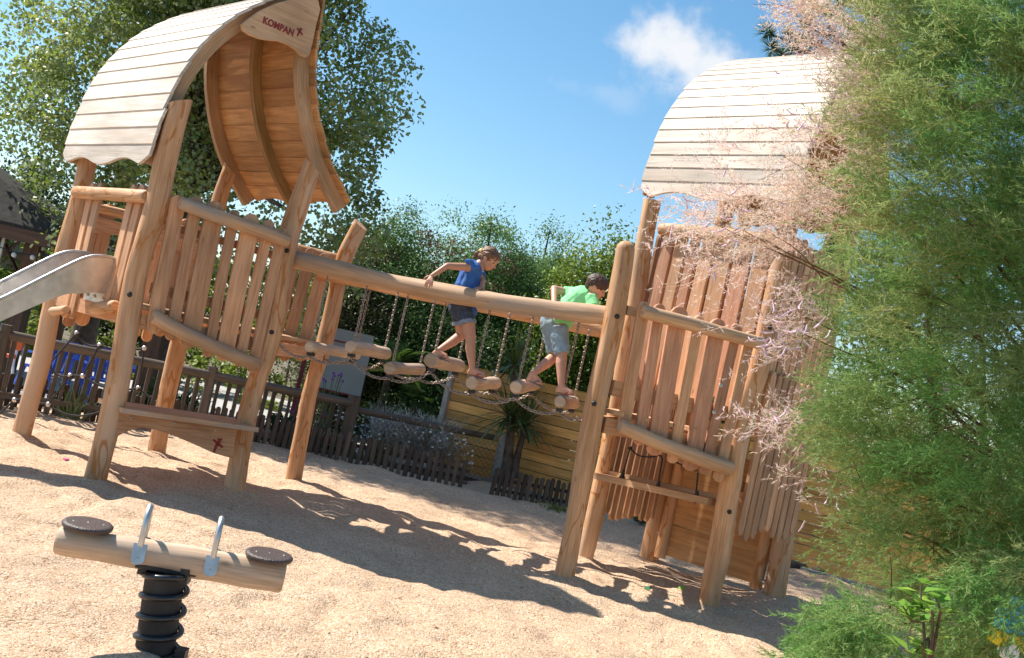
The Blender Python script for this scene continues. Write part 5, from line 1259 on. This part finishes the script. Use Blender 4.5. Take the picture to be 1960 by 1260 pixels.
def tamarisk():
    base = Vector((3.1, 5.6, 0)); t = thing('tamarisk_tree', 'feathery tamarisk with pink flower sprays filling the right foreground', 'tree', tuple(base))
    main = [(1690, -120), (1665, 20), (1690, 130), (1680, 260), (1700, 380), (1665, 470), (1635, 560), (1680, 650), (1645, 740), (1600, 820), (1670, 890), (1715, 960), (1690, 1040), (1770, 1110), (1830, 1190), (1870, 1290), (2150, 1330), (2250, 500), (2150, -150)]
    low = [(1600, 1190), (1680, 1170), (1800, 1215), (1860, 1300), (1620, 1300), (1570, 1240)]
    pink = [(1560, -40), (1610, 20), (1690, 40), (1720, 150), (1700, 300), (1640, 420), (1560, 480), (1480, 520), (1380, 480), (1340, 420), (1400, 380), (1500, 360), (1560, 300), (1600, 200), (1560, 110), (1520, 50)]
    P, D, L, Hh = [], [], [], []; rs = random.Random(12)
    def put(poly, n, y0, y1, pinkness, lenr, bbox):
        k = 0
        while k < n:
            x, y = rs.uniform(bbox[0], bbox[2]), rs.uniform(bbox[1], bbox[3])
            if not inpoly(x, y, poly): continue
            Y = rs.uniform(y0, y1); p = at(x, y, Y)
            if p.z < .03: continue
            dn = mnoise.noise(Vector((p.x * 2.0, p.y * 2.0, p.z * 2.0)))
            if dn < -.10 and rs.random() < .88: k += .4; continue
            dirn = Vector((p.x - base.x - .2, (p.y - base.y) * .6, (p.z - 1.7) * .35)).normalized() + Vector((-.5, rs.uniform(-.5, .5), rs.uniform(-.35, .45)))
            h_ = pinkness(x, y) + .35 * mnoise.noise(Vector((p.x * 3, p.y * 3, p.z * 3 + 9))) + rs.uniform(-.12, .12)
            tone = rs.uniform(-.12, .12)
            for j in range(7):
                o = Vector((rs.gauss(0, .05), rs.gauss(0, .05), rs.gauss(0, .035))); dj = dirn.normalized() + Vector((rs.gauss(0, .3), rs.gauss(0, .3), rs.gauss(0, .3)))
                P.append(tuple(p + o)); D.append(tuple(dj)); L.append(rs.uniform(*lenr)); Hh.append(min(1, max(0, h_ + tone + rs.uniform(-.05, .05)))); k += 1
    pk = lambda x, y: .10 + max(0, (1950 - x) / 1000) * max(0, 1 - y / 850) * 1.15
    put(main, 6600, 4.7, 6.3, pk, (.16, .36), (1540, -150, 2250, 1330))
    put(low, 300, 4.0, 4.7, lambda x, y: .1, (.12, .22), (1560, 1160, 1870, 1310))
    put([(1830, 1110), (2000, 1060), (2000, 1300), (1850, 1300)], 150, 4.3, 4.8, lambda x, y: .12, (.12, .22), (1830, 1060, 2000, 1300))
    fine_fronds('crown', P, D, L, (.185, .36, .10), (.74, .58, .30), Hh, t, 10, 8, .028, .0023, spr=.5)
    P, D, L, Hh = [], [], [], []
    put(pink, 680, 4.9, 6.2, lambda x, y: .55, (.12, .24), (1300, -60, 1740, 540))
    for bx, by, n, sp in ((1400, 440, 44, 60), (1330, 400, 14, 50), (1450, 300, 40, 70), (1520, 260, 40, 60), (1560, 5, 34, 34), (1625, 60, 50, 45), (1530, 650, 36, 40), (1500, 800, 40, 38), (1680, 250, 30, 60), (1430, 520, 30, 60), (1500, 560, 30, 50), (1900, 190, 12, 30), (1560, 610, 20, 40), (1580, 900, 10, 60), (1520, 830, 20, 30)):
        for i in range(int(n * .8)):
            x, y = rs.gauss(bx, sp), rs.gauss(by, sp * .7); p = at(x, y, rs.uniform(5.0, 6.0)); P.append(tuple(p)); D.append((rs.uniform(-1, -.1), rs.uniform(-.4, .4), rs.uniform(-.3, .6))); L.append(rs.uniform(.10, .20)); Hh.append(rs.uniform(.5, 1))
    fine_fronds('pink_flowers', P, D, L, (.70, .64, .40), (.88, .70, .72), Hh, t, 7, 6, .020, .0021, spr=.9)
    # plump pink flower racemes
    mb = MB()
    for bx, by, n, sp in ((1905, 185, 9, 24), (1690, 245, 12, 34), (1530, 640, 16, 28), (1480, 640, 8, 25), (1500, 800, 10, 30), (1420, 420, 12, 50), (1370, 430, 10, 40), (1540, 600, 8, 24), (1560, 250, 10, 40), (1710, 590, 4, 20), (1460, 650, 5, 20), (1590, 110, 10, 50), (1640, 480, 5, 30), (1580, 960, 4, 30), (1820, 750, 3, 10), (1530, 10, 7, 22)):
        for i in range(n):
            p = at(rs.gauss(bx, sp), rs.gauss(by, sp * .7), rs.uniform(4.9, 5.5)); d = Vector((rs.uniform(-1, .3), rs.uniform(-.4, .4), rs.uniform(-.6, .6))).normalized() * rs.uniform(.04, .075); c = Vector((rs.uniform(-.01, .01), 0, -.008))
            mb.tube([p, p + d * .4 + c, p + d], [.0035, .005, .0015], 5, wob=.5)
    mb.build('flower_spikes', M['pinkfl'], t)['kind'] = 'stuff'
    mb = MB()
    tips = [at(x, y, Y) for x, y, Y in ((1560, 40, 5.6), (1620, 260, 5.7), (1420, 440, 5.6), (1540, 640, 5.5), (1560, 830, 5.4), (1620, 1000, 5.2), (1760, 300, 5.2), (1800, 600, 5.0), (1850, 850, 5.0), (1900, 60, 5.6), (1700, 420, 5.8), (1700, 730, 5.3), (1640, 1200, 4.5), (1500, 300, 5.8), (1850, 420, 4.8), (1750, 950, 5.0), (1500, 10, 5.7), (1350, 420, 5.7))]
    for i in range(4):
        o = Vector((rs.uniform(-.25, .25), rs.uniform(-.3, .3), 0)); mb.tube(spl([base + o * .6 - Z * .1, base + o * 1.2 + Z * .7, base + o * 2 + Vector((-.2, 0, 1.4)), base + o * 2.6 + Vector((-.4, 0, 2.4 + .3 * i))], 12), [.055 - .0035 * j for j in range(12)], 8, wob=.25)
    mb.build('trunk', M['bark'], t); mb = MB()
    for q in tips:
        s0 = base + Vector((rs.uniform(-.2, .2), rs.uniform(-.2, .2), min(q.z * .6, 2.2))); md = s0.lerp(q, .55) + Z * .18; mb.tube(spl([s0, md, q], 12), [.014 - .00105 * j for j in range(12)], 5)
        for j in range(5):
            a = s0.lerp(q, .5 + .1 * j) + Z * .12; b = a + Vector((rs.uniform(-.45, -.1), rs.uniform(-.25, .25), rs.uniform(-.2, .3))); mb.tube(spl([a, a.lerp(b, .5) + Z * .03, b], 6), [.004, .0035, .003, .0025, .002, .001], 4)
    mb.build('branches', M['twig'], t)
M['pinkfl'] = plain('pink_flowers', (.86, .60, .72), .8, nscale=120, amt=.2)
tamarisk()
def pine():
    Y = 13.5; c = at(1560, 30, Y); t = thing('pine_tree', 'dark pine with long needle tufts above the right tower roof', 'tree', (c.x + .8, Y, 0)); base = Vector((c.x + .8, Y, 0))
    mb = MB(); mb.tube(spl([base, base + Z * 3, base + Z * 5.6, base + Z * 7.6], 12), [.14 - .01 * i for i in range(12)], 10, wob=.2); mb.build('trunk', M['bark'], t)
    rs = random.Random(3); P, D, L, H_ = [], [], [], []; mb = MB()
    tf = [at(x, y, Y + rs.uniform(-.5, .5)) for x, y in ((1470, 62), (1510, 68), (1478, 95), (1500, 108), (1530, 95), (1545, 40), (1560, 80), (1575, 20), (1540, 5), (1590, 60), (1610, 10), (1640, 60), (1600, -30), (1560, -40), (1680, 20), (1700, 90), (1650, -40), (1620, 100), (1720, -30), (1750, 40))] + [base + Vector((rs.uniform(-.9, 1.2), rs.uniform(-1, 1), rs.uniform(5.6, 8.4))) for i in range(60)]
    for q in tf:
        s0 = Vector((base.x, base.y, min(7.5, q.z - .25))); mb.tube(spl([s0, s0.lerp(q, .6) + Z * .02, q], 6), [.03, .026, .02, .016, .012, .008], 6)
        for j in range(46):
            d = Vector((rs.gauss(0, 1), rs.gauss(0, 1), rs.gauss(.25, 1))).normalized(); P.append(tuple(q + d * rs.uniform(0, .06))); D.append(tuple(d)); L.append(rs.uniform(.10, .17)); H_.append(rs.random())
    mb.build('branches', M['bark'], t); P = np.array(P); D = unit(np.array(D)); L = np.array(L)[:, None]
    k = 5; P = np.repeat(P, k, 0); D = unit(np.repeat(D, k, 0) + rng.normal(size=(len(P), 3)) * .2); L = np.repeat(L, k, 0); pr = unit(np.cross(D, rng.normal(size=D.shape))) * .005
    V = np.stack([P - pr, P + pr, P + D * L], 1).reshape(-1, 3); me = fastmesh('crown', V, 3); h = rng.uniform(0, 1, (len(P), 1)); setcol(me, np.repeat(np.array([.03, .08, .03]) * (1 - h) + np.array([.09, .16, .06]) * h, 3, 0)); link('crown', me, M['leafG'], t)
pine()
def blades(mbP, c, n, L, w_, rs, up_=.3, drp=.35, segs=5, spread=1.0):
    for i in range(n):
        a = rs.uniform(0, 6.283); e = rs.uniform(-.35, 1.4); d = Vector((math.cos(a) * math.cos(e), math.sin(a) * math.cos(e), math.sin(e))) ; l = L * rs.uniform(.75, 1.1)
        sd = d.cross(Z).normalized(); pts = []
        for j in range(segs + 1): f = j / segs; pts.append(c + d * l * f - Z * drp * l * f * f * math.cos(e))
        vs = []; 
        for j, p in enumerate(pts): f = j / segs; ww = w_ * (.55 + 1.2 * f * (1 - f) * 1.6) * (1 - f ** 3); vs += [p - sd * ww, p + sd * ww]
        fs = [(2 * j, 2 * j + 1, 2 * j + 3, 2 * j + 2) for j in range(segs)]; mbP.add(vs, fs, [[(0, 0)] * 4] * segs)
M['cord'] = plain('cordyline_leaf', (.10, .15, .045), .45, nscale=9, amt=.5)
def cordyline():
    rs = random.Random(21); Y = 13.75; b0 = gr(960, 935); base = Vector((at(965, 920, Y).x, Y, 0)); t = thing('cordyline_palm', 'spiky cordyline palm with three leaf heads before the plank fence', 'palm', tuple(base))
    heads = [at(985, 700, Y), at(975, 800, Y - .1), at(1003, 815, Y - .05)]
    mb = MB(); mb.tube(spl([base - Z * .1, base + Z * .3, at(982, 780, Y), heads[0]], 12), [.12, .115, .10, .08, .065, .055, .05, .047, .045, .045, .045, .045], 12, wob=.3)
    mb.tube(spl([base + Z * .2 + Vector((.1, 0, 0)), at(990, 875, Y), at(1000, 835, Y), heads[2]], 8), [.06, .055, .05, .045, .04, .04, .04, .04], 8, wob=.3); mb.tube(spl([base + Z * .45, at(976, 830, Y), heads[1]], 6), .04, 8, wob=.3)
    mb.build('trunk', M['bark'], t)
    for h, n, L in ((heads[0], 70, .62), (heads[1], 110, .72), (heads[2], 90, .60)): mb = MB(); blades(mb, h, n, L, .017, rs); mb.build('leaf_head', M['cord'], t)
cordyline()
def ferns():
    rs = random.Random(5)
    for (px, py, h, lab) in ((735, 760, 1.45, 'pale green fern palm with arching fronds beside the notice board'), (790, 800, 1.0, 'lower shaded fern palm behind the red poppies')):
        Y = 16.1; b = at(px - 10, py + 40, Y); base = Vector((b.x, Y, 0)); t = thing('fern_palm', lab, 'fern palm', tuple(base), 'fern palms behind the wire fence'); P, D, L, H_ = [], [], [], []; top = base + Z * h * .75
        mb = MB(); mb.tube([base, top], [.07, .05], 8, wob=.3); mb.build('trunk', M['bark'], t); mb = MB()
        for i in range(26):
            a = rs.uniform(0, 6.28); e = rs.uniform(.1, 1.3); d = Vector((math.cos(a) * math.cos(e), math.sin(a) * math.cos(e), math.sin(e))); l = rs.uniform(.5, .85) * h; pts = [top + d * l * f - Z * .5 * l * f * f for f in [j / 8 for j in range(9)]]; mb.tube(pts, [.008 - .0008 * j for j in range(9)], 4)
            sd = d.cross(Z).normalized()
            for j in range(2, 33):
                f = j / 32; p = top + d * l * f - Z * .5 * l * f * f
                for g in (1, -1): q = p + sd * g * .17 * math.sin(math.pi * min(1, f * .9 + .1)) + d * .05 - Z * .03; ww = d * .011; P.append((p - ww, p + ww, q))
        V = np.array([[tuple(x) for x in tr] for tr in P]).reshape(-1, 3); me = fastmesh('fronds', V, 3); hh = rng.uniform(0, 1, (len(P), 1)); cols = np.array([.07, .15, .03]) * (1 - hh) + np.array([.17, .28, .06]) * hh; setcol(me, np.repeat(cols, 3, 0)); mb.build('frond_stems', M['twig'], t); link('fronds', me, M['leafG'], t)
ferns()
def flowers():
    rs = random.Random(31); c = gr(775, 905); t = thing('flowering_bush', 'bush of fine pale stems with small white flowers behind the low border', 'flowering bush', (c.x, c.y + .3, 0)); P, D, L, H_ = [], [], [], []
    for i in range(620): p = at(rs.uniform(720, 855), rs.uniform(800, 865) + 0, rs.uniform(13.75, 14.25)); p.z = rs.uniform(.05, .35); P.append(tuple(p)); D.append((rs.gauss(0, .35), rs.gauss(0, .35), 1.2)); L.append(rs.uniform(.25, .55)); H_.append(rs.random())
    fine_fronds('stems', P, D, L, (.34, .38, .22), (.80, .74, .80), H_, t, 8, 6, .035, .0048, spr=.4)
    mb = MB()
    for i in range(420):
        p = at(rs.uniform(640, 905), rs.uniform(770, 900), rs.uniform(13.5, 14.2)); s_ = rs.uniform(.010, .02)
        if p.z < .1 or p.z > .62: continue
        mb.ball(p, s_, 6, 4, (1, 1, .7))
    mb.build('blossoms', M['whitep'], t)
    M['purple'] = plain('purple_petal', (.25, .07, .45), .6)
    for j, (px, py) in enumerate(((625, 798), (747, 797), (769, 797), (798, 801))):
        Y = 14.3 + .1 * j; q = at(px, py, Y); t = thing('poppy', ('red flower nearest the notice board post above the wire fence', 'red flower left of a close pair above the rail', 'red flower right of a close pair above the rail', 'rightmost small red flower above the rail')[j], 'flower', (q.x, Y, 0), 'red flowers above the fence rail'); mb = MB()
        for k in range(6): a = k * 1.05; mb.ball(q + Vector((math.cos(a) * .022, math.sin(a) * .022, 0)), .026, 8, 6, (1, 1, .7))
        mb.build('blossom', M['redfl'], t); mb = MB(); mb.tube([(q.x, Y, 0), q], .006, 5); mb.build('stem', M['cord'], t)
    for j, (px, py, n) in enumerate(((640, 722, 9), (575, 800, 6), (610, 800, 5))):
        Y = 14.2; q = at(px, py, Y); t = thing('verbena', ('purple flower cluster in front of the notice board', 'purple flowers left of the leaning bridge post foot', 'purple flowers right of the leaning bridge post foot')[j], 'flower', (q.x, Y, 0), 'tall purple flowers'); mb = MB(); st = MB()
        for k in range(n): p = q + Vector((rs.uniform(-.14, .14), rs.uniform(-.05, .05), rs.uniform(-.08, .08))); mb.ball(p, .018, 6, 5); st.tube([(q.x, Y, 0), p], .004, 4)
        mb.build('blossoms', M['purple'], t); st.build('stems', M['cord'], t)
    for px, py, lab in ((705, 850, 'upright sword leaved plant behind the low border'), (345, 760, 'grassy clump at the foot of the picket fence between tower posts'), (120, 770, 'dark grassy clump behind the rope net'), (1062, 950, 'small green weed beside the low border at the plank fence')):
        b = gr(px, py + 40); base = Vector((b.x, b.y + .15, 0)); t = thing('leafy_plant', lab, 'plant', tuple(base), 'leafy plants in the bed'); mb = MB(); r2 = random.Random(px)
        for i in range(34):
            d = Vector((r2.gauss(0, .35), r2.gauss(0, .25), 1)).normalized(); l = r2.uniform(.2, .45) * (.45 if px == 1062 else 1); sd = d.cross(Vector((0, 1, 0))).normalized(); p0 = base + Vector((r2.gauss(0, .07), r2.gauss(0, .05), 0)); ww = .012
            mb.add([p0 - sd * ww, p0 + sd * ww, p0 + d * l * .6 + sd * ww, p0 + d * l * .6 - sd * ww, p0 + d * l + Vector((d.x * .1, 0, -.03))], [(0, 1, 2, 3), (3, 2, 4)], [[(0, 0)] * 4, [(0, 0)] * 3])
        mb.build('leaves', M['cord'], t)
    # shrubs in the bed and along the dark fence
    for i, (x, y, w_, h, lab) in enumerate(((-3.9, 13.2, .5, .45, 'low leafy shrub beside the dark tree trunk'), (-2.6, 13.7, .6, .4, 'low leafy shrub behind the left picket fence'), (-1.9, 13.45, .35, .3, 'low shrub beside the white flowering bush'), (-1.2, 16.5, .8, .9, 'shaded shrub below the fern palms'), (.3, 16.2, .8, 1.0, 'shaded shrub left of the plank fence post'), (2.4, 13.2, .5, .3, 'weedy shrub at the foot of the plank fence'))):
        t = thing('shrub', lab, 'shrub', (x, y, 0), 'shrubs in the bed'); C = [tuple(p) for p in clump_centers((x, y, h * .5), (w_, .3, h * .5), 22, .2, .03, 50 + i)]
        leaves('foliage', C, 110, .13, .045, (.035, .075, .02), (.10, .16, .035), t, M['leafG']); mb = MB(); [mb.tube([(x, y, 0), q], .006, 4) for q in C[:8]]; mb.build('stems', M['twig'], t)
flowers()
def debris():
    for j, (x0, x1, y0, y1, lab) in enumerate(((1503, 1548, 1093, 1100, 'short dark weathered log lying at the plank fence foot'), (1552, 1662, 1103, 1128, 'longer dark weathered log lying at the plank fence foot'))):
        a = gr(x0, y0); b = gr(x1, y1); a.z = b.z = .07; mb = MB(); mb.tube(spl([a, a.lerp(b, .5) + Vector((0, .03, .015)), b], 12), [.025, .045, .05, .045, .05, .055, .04, .05, .05, .045, .04, .02], 10, wob=.7)
        tag(mb.build('driftwood_log', M['bark']), lab, 'log', 'dark logs by the plank fence')
    rs = random.Random(17); V = []; cl = []
    for i in range(620):
        x, y = rs.uniform(-5, 4.8), rs.uniform(4, 13.3)
        if rs.random() < .55: x, y = rs.gauss(2.2, 1.6), rs.gauss(9.6, 2.0)
        if y > fenceY(x) - .1 or y < 3: continue
        p = Vector((x, y, sandz(x, y) + .006)); a = rs.uniform(0, 6.28); d = Vector((math.cos(a), math.sin(a), rs.uniform(-.1, .2))); s_ = Vector((-math.sin(a), math.cos(a), rs.uniform(-.3, .3))); l = rs.uniform(.01, .03); ww = rs.uniform(.003, .009) if rs.random() < .3 else .0015
        if ww < .002: l *= 2
        V += [p - d * l, p + s_ * ww, p + d * l, p - s_ * ww]; c = rs.choice(((.22, .10, .04), (.28, .12, .05), (.16, .09, .05), (.12, .20, .05))) if ww > .002 else (.26, .12, .06); cl += [c] * 4
    me = fastmesh('leaf_litter', np.array([tuple(v) for v in V]), 4); setcol(me, np.array(cl)); tag(link('leaf_litter', me, M['leafG']), 'scattered dry leaves and pine needles on the gravel', 'leaf litter', None, 'stuff')
    p = gr(124, 890); mb = MB()
    for k in range(5): a = k * 1.26; mb.ball(Vector((p.x + math.cos(a) * .014, p.y + math.sin(a) * .014, sandz(p.x, p.y) + .012)), .014, 8, 5, (1, 1, .5))
    M['magenta'] = plain('magenta', (.65, .06, .30), .6); tag(mb.build('fallen_blossom', M['magenta']), 'pink fallen blossom lying on the gravel between the left tower posts', 'blossom')
    for k, (px, py, lab) in enumerate(((1300, 1146, 'bright green leaf lying on shaded gravel under the right tower'), (1236, 1141, 'dark green leaf lying left of the bright one on the gravel'))):
        p = gr(px, py); mb = MB(); z = sandz(p.x, p.y) + .015; mb.poly((p.x, p.y, z), (1, 0, .2), (0, 1, .5), [(-.03, 0), (-.01, .02), (.02, .018), (.04, 0), (.02, -.018), (-.01, -.02)], .002, .0004); M['gleaf%d' % k] = plain('green_leaf', ((.22, .42, .05), (.03, .16, .06))[k], .5); tag(mb.build('fallen_leaf', M['gleaf%d' % k]), lab, 'leaf')
debris()
def corner():
    # broad-leaved sapling and the coloured plastic toys half hidden at the bottom right
    rs = random.Random(44); Y = 3.95; b = at(1795, 1290, Y); base = Vector((b.x, Y, 0)); t = thing('sapling', 'young broad leaved sapling with bright leaves in the lower right corner', 'sapling', tuple(base)); mb = MB(); P = []
    stems = [[(1800, 1290), (1785, 1220), (1765, 1165), (1762, 1118)], [(1800, 1290), (1790, 1225), (1800, 1170), (1785, 1135)], [(1800, 1290), (1770, 1240), (1745, 1190), (1728, 1160)], [(1800, 1290), (1780, 1255), (1750, 1250), (1728, 1245)]]
    for s_ in stems:
        q = spl([base if i == 0 else at(x, y, Y + rs.uniform(-.05, .05)) for i, (x, y) in enumerate(s_)], 10); mb.tube(q, [.008 - .0006 * i for i in range(10)], 6)
        for k in range(3, 10):
            for g in range(2):
                a = rs.uniform(0, 6.28); d = Vector((math.cos(a), math.sin(a) * .6, rs.uniform(-.1, .5))).normalized(); l = rs.uniform(.055, .09); sd = d.cross(Z).normalized() * l * .36; nn = sd.cross(d).normalized() * .006; c = q[k] + d * .01; P += [c, c + d * l * .4 + sd + nn, c + d * l, c + d * l * .4 - sd + nn]
    mb.build('stems', M['twig'], t); me = fastmesh('leaves', np.array([tuple(p) for p in P]), 4); h = rng.uniform(0, 1, (len(P) // 4, 1)); setcol(me, np.repeat(np.array([.12, .30, .05]) * (1 - h) + np.array([.34, .52, .08]) * h, 4, 0)); link('leaves', me, M['leafG'], t)
    p = at(1925, 1185, 4.55); t = thing('toy_truck', 'bright blue and yellow plastic toy half hidden under the tamarisk', 'toy', (p.x, p.y, p.z)); mb = MB()
    mb.box(p - Vector((.02, 0, .0)), p + Vector((.16, 0, 0)), (0, .06, 0), (0, 0, .045)); mb.box(p + Vector((.03, 0, .062)), p + Vector((.13, 0, .062)), (0, .055, 0), (0, 0, .03)); mb.build('body', M['cyan'], t)
    mb = MB(); q = p - Z * .078; mb.box(q - Vector((.03, 0, 0)), q + Vector((.18, 0, 0)), (0, .065, 0), (0, 0, .03)); mb.build('tray', M['yellow'], t)
    for k in (.01, .14):
        mb = MB(); c = p + Vector((k, -.06, -.12)); mb.tube([c - Vector((0, .02, 0)), c + Vector((0, .03, 0))], .035, 16); mb.build('wheel', M['whitep'], t)
    p = at(1820, 1165, 4.9); mb = MB(); mb.ball(p, .09, 14, 8, (1, .6, .75)); o = mb.build('plastic_sack', M['plastic_bag']); tag(o, 'crumpled grey plastic sack behind the sapling', 'sack')
    for v in o.data.vertices: v.co += Vector((1, 1, 1)) * .03 * mnoise.noise(v.co * 22)
corner()
